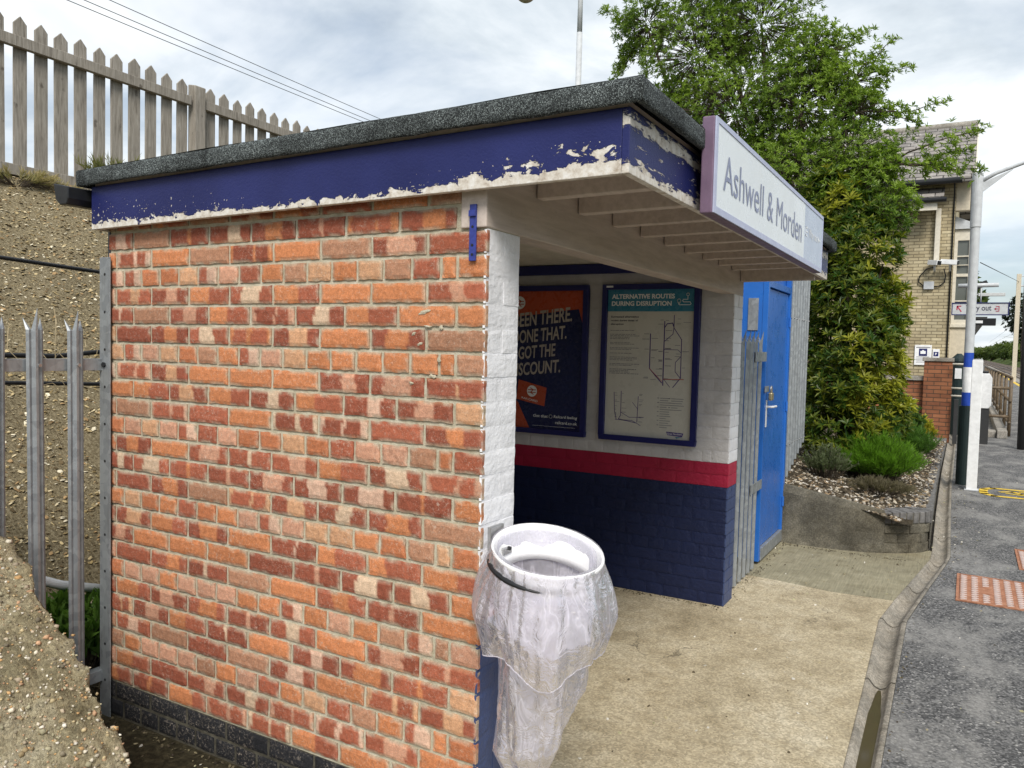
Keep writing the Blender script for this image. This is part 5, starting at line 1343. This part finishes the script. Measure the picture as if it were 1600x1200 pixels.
# ------------------------------------------------------------------ brick pier, low wall
pr_ = thing('brick_pier', (0.75, 14.9, 0), 'square brown brick pier with a flat stone cap near the station house', 'pier')
box('shaft', (0.535, 14.7, 0), (1.0, 15.15, 1.50), M['redbrick'], pr_, 0.004); box('cap', (0.505, 14.67, 1.50), (1.02, 15.18, 1.57), M['coping'], pr_, 0.008)
lw_ = thing('low_brick_wall', (-1.5, 14.9, 0), 'low red brick wall with pale coping running left from the pier', 'wall')
box('brickwork', (-4, 14.82, 0), (0.534, 15.05, 1.13), M['redbrick'], lw_); box('coping', (-4, 14.78, 1.131), (0.533, 15.09, 1.215), M['coping'], lw_, 0.008)

# ------------------------------------------------------------------ station house
hs = thing('station_house', (-2.5, 22, 0), 'old yellow brick station house with slate roof and platform bay window', 'house')
box('wall', (-6.5, 19.0, -0.5), (0.83, 24.5, 5.62), M['stock'], hs)
# gable triangle on the platform side
MB().prism([(19.0, 5.62), (24.5, 5.62), (21.75, 7.55)], 0, -6.4, 0.825).build('gable', M['stock'], hs)
def roof_slab(name, y0, z0, y1, z1, x0, x1, th, mat):
    mb = MB(); mb.prism([(y0, z0), (y1, z1), (y1, z1 + th), (y0, z0 + th)], 0, x0, x1); return mb.build(name, mat, hs)
roof_slab('roof', 18.62, 5.54, 21.75, 7.46, -6.8, 1.19, 0.10, M['slate']); roof_slab('roof', 24.9, 5.50, 21.751, 7.46, -6.8, 1.19, 0.10, M['slate'])
MB().tube([(-6.8, 21.75, 7.57), (1.2, 21.75, 7.57)], 0.09, 10).build('ridge', M['coping'], hs, smooth=True)
MB().prism([(18.60, 5.44), (21.75, 7.37), (21.75, 7.57), (18.60, 5.66)], 0, 1.191, 1.225).build('barge_board', M['offwhite'], hs)
mb = MB(); mb.tube([(-6.8, 18.56, 5.56), (0.95, 18.56, 5.56)], 0.07, 10); mb.tube([(0.80, 18.6, 5.52), (0.80, 18.9, 5.35), (0.80, 18.97, 5.2), (0.80, 18.97, 0)], 0.018, 8); mb.build('gutter', M['black'], hs, smooth=True)
box('eaves_bracket', (0.832, 19.05, 4.95), (1.12, 19.25, 5.60), M['cream'], hs, 0.01)
# lean-to over the left of the wall
le = MB(); le.prism([(18.42, 5.10), (18.999, 5.42), (18.999, 5.50), (18.42, 5.18)], 0, -6.4, 0.60); le.build('lean_to_roof', M['slate'], hs)
box('lean_to_fascia', (-6.4, 18.44, 4.90), (0.48, 18.47, 5.09), M['offwhite'], hs); 
MB().tube([(-6.4, 18.38, 5.10), (0.66, 18.38, 5.12)], 0.055, 8).build('lean_to_gutter', M['black'], hs, smooth=True)
MB().box((0.44, 18.86, 3.75), (0.55, 18.99, 5.0)).build('downpipe', M['offwhite'], hs, 0.01)
# bay window on the platform side
bay = MB(); bay.box((0.832, 19.35, 0.0), (1.20, 23.6, 2.35)); by_ = bay.build('bay', M['cream'], hs)
mb = MB()
for a, b in (((0.835, 2.35), (0.905, 4.55)), ((1.145, 2.35), (1.20, 4.55)), ((0.905, 4.30), (1.145, 4.55)), ((0.905, 2.35), (1.145, 2.46)), ((0.905, 3.46), (1.145, 3.53)), ((0.905, 3.92), (1.145, 3.95)), ((0.905, 2.88), (1.145, 2.91)), ((0.905, 2.70), (1.145, 2.72)), ((0.905, 3.72), (1.145, 3.74))):
    mb.box((a[0], 19.34, a[1]), (b[0], 19.42, b[1]))
wf = mb.build('window_frame', M['offwhite'], by_, 0.006)
box('pane', (0.90, 19.385, 2.4), (1.15, 19.40, 4.4), M['glass'], by_)
box('bay_body', (0.836, 19.43, 2.36), (1.196, 23.6, 4.5), M['offwhite'], by_)
box('sill', (0.83, 19.30, 2.28), (1.23, 19.34, 2.36), M['offwhite'], by_, 0.005)
MB().prism([(0.834, 4.56), (1.27, 4.56), (1.27, 4.66), (0.834, 4.86)], 1, 19.28, 23.7).build('bay_roof', M['lightgrey'], by_, 0.006)
# notices on the house wall
def notice(x0, x1, z0, z1, label, big):
    t = thing('wall_notice', ((x0 + x1) / 2, 18.98, z0), label, 'notice', 'white notices on the house wall')
    box('board', (x0, 18.962, z0), (x1, 18.998, z1), M['white'], t, 0.004)
    mb = MB(); cx_ = (x0 + x1) / 2; zc = z1 - (z1 - z0) * (0.36 if big else 0.5); s_ = 0.085 if big else 0.05
    mb.box((cx_ - s_, 18.957, zc - s_), (cx_ + s_, 18.9615, zc + s_)); sy = mb.build('symbol', M['navy'], t)
    mb = MB()
    if big: mb.box((cx_ - 0.055, 18.953, zc - 0.04), (cx_ + 0.055, 18.9565, zc + 0.03)); mb.box((cx_ - 0.02, 18.953, zc + 0.031), (cx_ + 0.02, 18.9565, zc + 0.05))
    else: textmesh(mb, "P", (cx_ - 0.018, 18.9565, zc - 0.028), 0.036, 0.056, PU, PN, bold=0.03)
    mb.build('symbol_mark', M['white_ink'], sy)
    if big:
        mb = MB()
        for i in range(5): flat(mb, x0 + 0.04, x1 - 0.05 - 0.04 * (i % 2), z0 + 0.06 + 0.032 * i, z0 + 0.07 + 0.032 * i, 18.960)
        flat(mb, x0 + 0.03, x1 - 0.03, z1 - 0.07, z1 - 0.045, 18.960); mb.build('small_print', M['grey_ink'], t)
notice(0.135, 0.49, 1.38, 1.85, 'larger white notice with a camera symbol on the yellow brick wall', True)
notice(0.51, 0.655, 1.53, 1.76, 'smaller white notice with a dark square beside the larger one', False)
# security cameras and their box
def cctv(x, ang, label):
    t = thing('security_camera', (x, 18.8, 3.72), label, 'camera', 'security cameras on the house wall')
    mb = MB(); d = Vector((math.cos(ang), math.sin(ang), -0.12)).normalized(); p = Vector((x, 18.72, 3.74)); mb.tube([p - d * 0.19, p + d * 0.17], 0.078, 4); mb.build('housing', M['white'], t, 0.006)
    MB().tube([p + d * 0.17, p + d * 0.185], 0.062, 4).build('lens', M['black'], t)
    MB().tube([p, p + Vector((0, 0.12, -0.16)), Vector((x, 19.0, 3.56))], 0.022, 8).build('bracket', M['lightgrey'], t, smooth=True)
cctv(0.47, R(-55), 'white security camera nearer the downpipe, tilted to the left')
cctv(0.78, R(-20), 'white security camera at the house corner, pointing along the platform')
jb = thing('junction_box', (0.36, 18.97, 3.15), 'small grey junction box with looping black cables under the cameras', 'junction box')
box('box', (0.26, 18.93, 3.15), (0.47, 18.999, 3.33), M['lightgrey'], jb, 0.006)
mb = MB(); mb.tube([(0.45, 18.96, 3.66), (0.30, 18.94, 3.62), (0.16, 18.95, 3.45), (0.15, 18.96, 3.32), (0.26, 18.97, 3.22)], 0.014, 7); mb.tube([(0.66, 18.95, 3.62), (0.70, 18.94, 3.45), (0.68, 18.95, 3.30), (0.58, 18.96, 3.22), (0.46, 18.97, 3.21)], 0.014, 7); mb.build('cable', M['black'], jb, smooth=True)

# ------------------------------------------------------------------ platform furniture
lp = thing('platform_lamp', (1.27, 9.4, 0), 'white platform lamp post with two blue bands and a long side arm', 'lamp post')
def seg(z0, z1, r_, mat, name): return MB().tube([(1.255, 9.4, z0), (1.255, 9.4, z1)], r_, 20).build(name, mat, lp, smooth=False, bevel=0.001)
seg(0.0, 0.99, 0.080, M['darkgreen'], 'base'); seg(0.991, 1.155, 0.058, M['blueband'], 'blue_band'); seg(1.156, 1.47, 0.056, M['white'], 'white_band'); seg(1.471, 1.65, 0.055, M['blueband'], 'blue_band')
seg(1.651, 3.20, 0.054, M['lightgrey'], 'pole'); seg(3.201, 3.86, 0.062, M['lightgrey'], 'upper_pole')
MB().tube([(1.255, 9.4, 3.74), (1.45, 9.4, 3.85), (1.75, 9.4, 3.955), (2.6, 9.4, 4.08)], [0.026, 0.024, 0.022, 0.02], 12).build('arm', M['lightgrey'], lp, smooth=True)
mb = MB(); mb.prism([(1.30, 3.62), (1.30, 3.74), (1.62, 3.88)], 1, 9.39, 9.41); mb.build('gusset', M['lightgrey'], lp)
mb = MB(); mb.grid(lambda u, v: (2.8 + 0.3 * math.cos(6.28318 * u) * math.sin(v * math.pi), 9.4 + 0.1 * math.sin(6.28318 * u) * math.sin(v * math.pi), 4.08 + 0.06 * math.cos(v * math.pi)), 20, 10); mb.build('lantern', M['lightgrey'], lp, smooth=True)
wp = thing('white_post', (1.36, 8.97, 0), 'plain white square post standing in front of the banded lamp post', 'post')
box('shaft', (1.295, 8.93, 0.0), (1.408, 9.04, 1.56), M['white'], wp, 0.006); box('foot', (1.275, 8.91, 0.0), (1.428, 9.06, 0.012), M['lightgrey'], wp, 0.002); box('top', (1.30, 8.935, 1.561), (1.403, 9.035, 1.575), M['lightgrey'], wp, 0.002)
tag(MB().tube([(2.12, 14.45, 0), (2.08, 14.45, 4.6)], 0.068, 16).build('dark_column', M['darkgrey'], smooth=True), 'dark grey steel column at the right edge of the platform', 'post')
# way out sign
wo = thing('way_out_sign', (1.37, 13, 2.3), 'hanging grey way out sign with red arrow behind the lamp post', 'sign')
box('panel', (0.985, 13.0, 2.295), (1.765, 13.05, 2.47), M['lightgrey'], wo); 
mb = MB()
for a, b in (((0.97, 2.28), (1.78, 2.294)), ((0.97, 2.471), (1.78, 2.485)), ((0.97, 2.294), (0.984, 2.471)), ((1.766, 2.294), (1.78, 2.471))): mb.box((a[0], 12.99, a[1]), (b[0], 13.06, b[1]))
mb.build('frame', M['navy'], wo)
mb = MB(); textmesh(mb, "Way out", (1.175, 13.0, 2.325), 0.36, 0.12, PU, PN, bold=0.015); mb.build('lettering', M['dark_ink'], wo)
mb = MB(); yy = 12.9965
polyline(mb, [(1.11, 2.34), (1.055, 2.42)], 0.016, yy); polyline(mb, [(1.05, 2.37), (1.05, 2.428), (1.105, 2.428)], 0.016, yy)
polyline(mb, [(1.60, 2.42), (1.64, 2.42), (1.64, 2.345), (1.60, 2.345)], 0.011, yy); polyline(mb, [(1.58, 2.382), (1.625, 2.382)], 0.011, yy); polyline(mb, [(1.597, 2.397), (1.58, 2.382), (1.597, 2.367)], 0.009, yy)
mb.build('symbols', M['crimson_ink'], wo)
mb = MB(); mb.tube([(1.2, 13.03, 2.48), (1.2, 13.03, 2.75)], 0.012, 6); mb.tube([(1.38, 13.03, 2.48), (1.38, 13.03, 2.75)], 0.012, 6); mb.tube([(1.05, 13.03, 2.76), (1.62, 13.03, 2.77)], 0.035, 8); mb.build('hanger', M['lightgrey'], wo, smooth=True)
db = thing('departure_board', (1.45, 13.6, 2.15), 'dark departure display hanging below the way out sign', 'display')
box('casing', (1.26, 13.55, 2.135), (1.62, 13.75, 2.255), M['black'], db, 0.006); box('screen', (1.30, 13.545, 2.17), (1.43, 13.549, 2.215), M['white_ink'], db)
# canopy end and lights farther on
cp = thing('platform_canopy', (1.5, 24, 2.2), 'small dark pitched canopy projecting from the station house beyond the lamp', 'canopy')
MB().prism([(1.21, 2.0), (1.65, 2.72), (1.21, 2.72)], 1, 23.7, 27).build('canopy_side', M['darkgrey'], cp)
fl = thing('canopy_light', (1.7, 24, 3.3), 'flat white light fitting on a bracket above the way out sign', 'light')
box('fitting', (1.40, 23.98, 3.31), (2.05, 24.1, 3.40), M['lightgrey'], fl, 0.01); MB().tube([(1.21, 24.04, 3.36), (1.42, 24.04, 3.36)], 0.02, 8).build('bracket', M['lightgrey'], fl)
mb = MB(); mb.tube([(1.3, 24.04, 3.55), (1.6, 24.04, 3.72)], [0.10, 0.05], 10); mb.build('flood_lamp', M['black'], fl)
# handrails by the house
hr = thing('handrail', (1.1, 14.6, 0), 'pale tubular handrail with dark posts between pier and lamp post', 'handrail')
for x in (1.09, 1.22): MB().box((x - 0.035, 14.55, 0), (x + 0.035, 14.62, 0.82 if x < 1.15 else 1.3)).build('post', M['darkgrey'], hr, 0.005)
for z_ in (0.88, 1.02, 1.46): MB().tube([(1.0, 14.58, z_), (1.40, 14.58, z_)], 0.018, 8).build('rail', M['offwhite'], hr, smooth=True)
gb = thing('dark_bin', (1.13, 16.5, 0), 'dark teal litter bin beside the house corner', 'litter bin')
MB().tube([(1.08, 16.6, 0), (1.08, 16.6, 1.5)], [0.11, 0.13], 16).build('body', M['darkgreen'], gb, smooth=False); MB().tube([(1.08, 16.6, 1.501), (1.08, 16.6, 1.56), (1.08, 16.6, 1.66)], [0.15, 0.14, 0.04], 16).build('lid', M['darkgreen'], gb)
box('label_panel', (1.02, 16.46, 1.15), (1.14, 16.475, 1.36), M['white'], gb)
wc = thing('white_cabinet', (1.6, 15, 0.5), 'rounded white metal cabinet behind the white post', 'cabinet')
mb = MB(); mb.prism([(1.44 + 0.2 * (1 if i in (1, 2) else 0), 0) for i in range(0)] or [(1.43, 0.66), (1.60, 0.66), (1.645, 0.72), (1.645, 1.22), (1.60, 1.30), (1.43, 1.30)], 1, 14.9, 15.3); mb.build('casing', M['white'], wc, 0.01)
box('plinth', (1.45, 14.92, 0), (1.62, 15.28, 0.65), M['darkgrey'], wc); box('lid', (1.45, 14.95, 1.305), (1.58, 15.25, 1.345), M['black'], wc, 0.01)
# rail fence along the ramp
rf = thing('ramp_railing', (1.9, 20, 0), 'brown tubular railing running away along the platform ramp', 'railing')
for i in range(11):
    y = 17.0 + 2.2 * i; MB().tube([(2.02 - 0.006 * (y - 17), y, 0), (2.02 - 0.006 * (y - 17), y, 1.2)], 0.035, 8).build('post', M['brown_rail'], rf, smooth=True)
for z_ in (1.2, 0.72, 0.28): MB().tube([(2.02, 16.95, z_), (1.88, 39.2, z_)], 0.03, 8).build('rail', M['brown_rail'], rf, smooth=True)
for z_ in (0.98, 0.40): MB().tube([(1.45, 17.0, z_), (2.02, 17.0, z_)], 0.03, 8).build('end_rail', M['brown_rail'], rf, smooth=True)
kr = thing('ramp_kerb', (1.9, 20, 0), 'pale concrete kerb under the brown ramp railing', 'kerb')
box('kerb_stone', (1.80, 16.4, -0.01), (1.98, 40, 0.16), M['coping'], kr, 0.02); box('kerb_end', (1.50, 16.5, -0.01), (1.79, 16.9, 0.13), M['coping'], kr, 0.02)
# inspection covers
def cover(x0, y0, x1, y1, label):
    t = thing('inspection_cover', ((x0 + x1) / 2, (y0 + y1) / 2, 0), label, 'manhole cover', 'rusty covers in the platform')
    mb = MB(); b = 0.018
    mb.box((x0, y0, 0.001), (x1, y0 + b, 0.008)); mb.box((x0, y1 - b, 0.001), (x1, y1, 0.008)); mb.box((x0, y0 + b, 0.001), (x0 + b, y1 - b, 0.008)); mb.box((x1 - b, y0 + b, 0.001), (x1, y1 - b, 0.008))
    mb.build('frame', M['rust'], t)
    pl = box('plate', (x0 + b + 0.003, y0 + b + 0.003, 0.001), (x1 - b - 0.003, y1 - b - 0.003, 0.006), M['rust'], t)
    mb = MB(); nx = int((x1 - x0 - 0.05) / 0.066); ny = int((y1 - y0 - 0.06) / 0.052)
    for i in range(nx):
        cx_ = x0 + 0.045 + i * 0.066
        if i % 5 in (2,): skip = range(ny // 2 - 2, ny // 2 + 2)
        else: skip = ()
        for j in range(ny):
            if j in skip: continue
            cy_ = y0 + 0.035 + j * 0.052
            for (ax, ay, bx, by) in ((-0.018, 0, 0.018, 0.020), (0.018, 0.020, -0.018, 0.042)):
                d = Vector((bx - ax, by - ay, 0)).normalized(); n_ = Vector((-d.y, d.x, 0)) * 0.0048
                a = Vector((cx_ + ax, cy_ + ay, 0)); b_ = Vector((cx_ + bx, cy_ + by, 0)); q = [a - n_, b_ - n_, b_ + n_, a + n_]
                mb.add([(p.x, p.y, 0.006) for p in q] + [(p.x, p.y, 0.0105) for p in q], [(4, 5, 6, 7), (0, 1, 5, 4), (1, 2, 6, 5), (2, 3, 7, 6), (3, 0, 4, 7)])
    mb.build('tread_pattern', plain("worn iron tread", (0.62, 0.52, 0.48), 0.5, 0.5, 0.3), pl)
cover(1.255, 3.90, 2.05, 4.64, 'nearer rusty iron cover with zigzag tread set in the asphalt')
cover(1.66, 5.05, 2.40, 5.78, 'farther rusty iron cover with zigzag tread, at the frame edge')
# yellow floor marking
mb = MB()
def road(mb, pts, wd, z=0.004):
    for a, b in zip(pts, pts[1:]):
        a, b = Vector(a), Vector(b); d = (b - a).normalized(); n_ = Vector((-d.y, d.x)) * wd / 2; e = d * wd * 0.35
        q = [a - e - n_, b + e - n_, b + e + n_, a - e + n_]; mb.add([(p.x, p.y, z) for p in q], [(0, 1, 2, 3)])
road(mb, [(2.6, 9.28), (1.58, 9.28), (1.49, 9.15), (1.47, 8.95), (1.49, 8.78), (1.58, 8.66), (2.6, 8.66)], 0.09)
road(mb, [(1.66, 9.02), (1.78, 9.12), (1.86, 8.98), (2.0, 9.10), (2.1, 8.92), (2.3, 8.80)], 0.06, 0.0045); road(mb, [(1.72, 8.94), (2.25, 8.78)], 0.05, 0.005); road(mb, [(1.86, 9.14), (2.3, 9.12)], 0.05, 0.0055)
structure(mb.build('floor_marking', M['yellow']))
structure(box('platform_edge_line', (3.75, -9, 0.001), (3.95, 160, 0.005), M['yellow']))
structure(box('platform_coping', (4.02, -9, 0.0015), (4.42, 160, 0.03), M['coping']))

# ------------------------------------------------------------------ railway
for x, lab in ((5.6, 'near'), (8.6, 'far')):
    tr = thing('railway_track', (x + 0.7, 100, -1.1), f'{lab} railway track of brown steel rails on ballast', 'track', 'railway tracks')
    for xx in (x, x + 1.435): box('rail', (xx - 0.035, -40, -1.06), (xx + 0.035, 800, -0.92), M['rail'], tr)
    mb = MB(); y = 0
    while y < 160: mb.box((x - 0.55, y, -1.1), (x + 1.98, y + 0.25, -1.055)); y += 0.65
    o = mb.build('sleepers', M['coping'], tr); o['kind'] = 'stuff'
def mast(x, y, h, mat, label, arm=1):
    t = thing('catenary_mast', (x, y, -1), label, 'mast', 'overhead line masts')
    MB().box((x - 0.13, y - 0.13, -1.1), (x + 0.13, y + 0.13, h)).build('column', M[mat], t, 0.01)
    mb = MB(); mb.tube([(x, y, h - 0.8), (x + 2.6 * arm, y, h - 0.5)], 0.05, 8); mb.tube([(x, y, h - 0.1), (x + 2.2 * arm, y, h - 0.55)], 0.03, 8); mb.build('cantilever', M['lightgrey'], t)
mast(3.85, 60, 7.1, 'cream', 'pale concrete overhead line mast by the right edge of the photo')
mast(11.8, 260, 8.0, 'darkgrey', 'thin dark overhead line mast far along the line beside the pole', -1)
mast(11.6, 170, 7.6, 'darkgrey', 'distant overhead line mast in front of the green bank', -1)
for i, (z_, lab) in enumerate(((6.2, 'upper catenary wire along the railway'), (5.2, 'contact wire along the railway under the catenary'))):
    cable('railway_wire', [(6.4, -20, z_), (6.4, 60, z_ - 0.15 * i), (6.4, 300, z_)], 0.015, lab, 'wire', 'railway wires', M['darkgrey'])
cable('railway_wire', [(1.4, 22.5, 4.1), (3.85, 60, 6.6)], 0.012, 'wire running from the house corner to the pale mast', 'wire', 'railway wires', M['darkgrey'])
# far bank and trees
def bank_h(x, y): return -1.3 + max(0, min(1, (x - 13.5) / 9)) * 5.5 + 0.4 * mnoise.noise((x * 0.2, y * 0.05, 0))
mb = MB(); mb.grid(lambda u, v: (13.0 + 60 * u, -40 + 1100 * v, bank_h(13.0 + 60 * u, -40 + 1100 * v)), 60, 220); structure(mb.build('far_bank', M['grass_land'], smooth=True))
def far_tree(name, x, y, zb, h, r_, label, cols, seed, conic=False, n=420, cat='tree', group=None, ll=0.5):
    t = thing(name, (x, y, zb), label, cat, group); rg = np.random.default_rng(seed); tw_ = []
    MB().tube([(x, y, zb - 0.3), (x, y, zb + h * 0.45)], [r_ * 0.09, r_ * 0.05], 7).build('trunk', M['bark'], t)
    for i in range(n):
        d = rg.normal(0, 1, 3); d /= np.linalg.norm(d); q = rg.uniform(0.3, 1) ** 0.5
        if conic:
            tt = rg.uniform(0.05, 1); rad = r_ * (1 - tt) * q; a = rg.uniform(0, 6.28); p = (x + rad * math.cos(a), y + rad * math.sin(a), zb + h * tt)
        else:
            lump = 1 + 0.35 * N1((d[0] * 2 + seed, d[1] * 2, d[2] * 2)); p = (x + d[0] * r_ * q * lump, y + d[1] * r_ * q * lump, zb + h * 0.58 + d[2] * h * 0.45 * q * lump)
        tw_.append((p, Vector(d) * 0.6 + Vector((0, 0, 0.6)), 0.35 + 0.4 * N1((p[0] * 0.7 / r_, p[1] * 0.7 / r_, p[2] * 0.9 / r_)) + 0.25 * d[2]))
    leafmesh('crown', tw_, t, seed + 1, nleaf=6, ll=ll, lw=ll * 0.55, cols=cols); return t
G1 = ((0.035, 0.065, 0.012), (0.15, 0.19, 0.04)); G2 = ((0.012, 0.022, 0.012), (0.04, 0.055, 0.025))
k = 0
for (x, y, h, r_) in ((15.5, 150, 3.2, 3.0), (16, 175, 4.0, 3.4), (15, 200, 4.2, 3.4), (16.5, 230, 5.2, 4.2), (15.5, 265, 5.2, 4.4), (17, 300, 6.5, 5), (16, 345, 6.5, 5.2), (17, 395, 7.5, 6), (16, 450, 7.5, 6), (17, 520, 9, 7.5), (14, 620, 9, 8), (12, 760, 11, 10), (4, 880, 12, 12), (-8, 900, 12, 12)):
    far_tree('lineside_bush', x, y, bank_h(x, y) - 0.2, h, r_, ['pale green rounded bush on the far railway bank', 'mid green spreading bush on the far railway bank', 'olive green bush on the far railway bank'][k % 3], G1, 60 + k, n=240, cat='bush', group='bushes along the far bank', ll=0.16 * r_ + 0.15); k += 1
far_tree('cedar', 11.5, 215, 3.5, 12.5, 3.6, 'dark layered conifer tree rising above the far bank', G2, 90, n=420, ll=0.8)
far_tree('cedar', 16.5, 200, 2.5, 9.5, 3.2, 'second dark conifer at the right edge, beside the layered one', G2, 92, n=380, ll=0.8)
far_tree('conifer', 0.75, 31, 3.35, 2.6, 1.05, 'feathery green conifer peeping past the house behind the lamp post', ((0.035, 0.07, 0.015), (0.13, 0.17, 0.035)), 95, True, 700, ll=0.2)
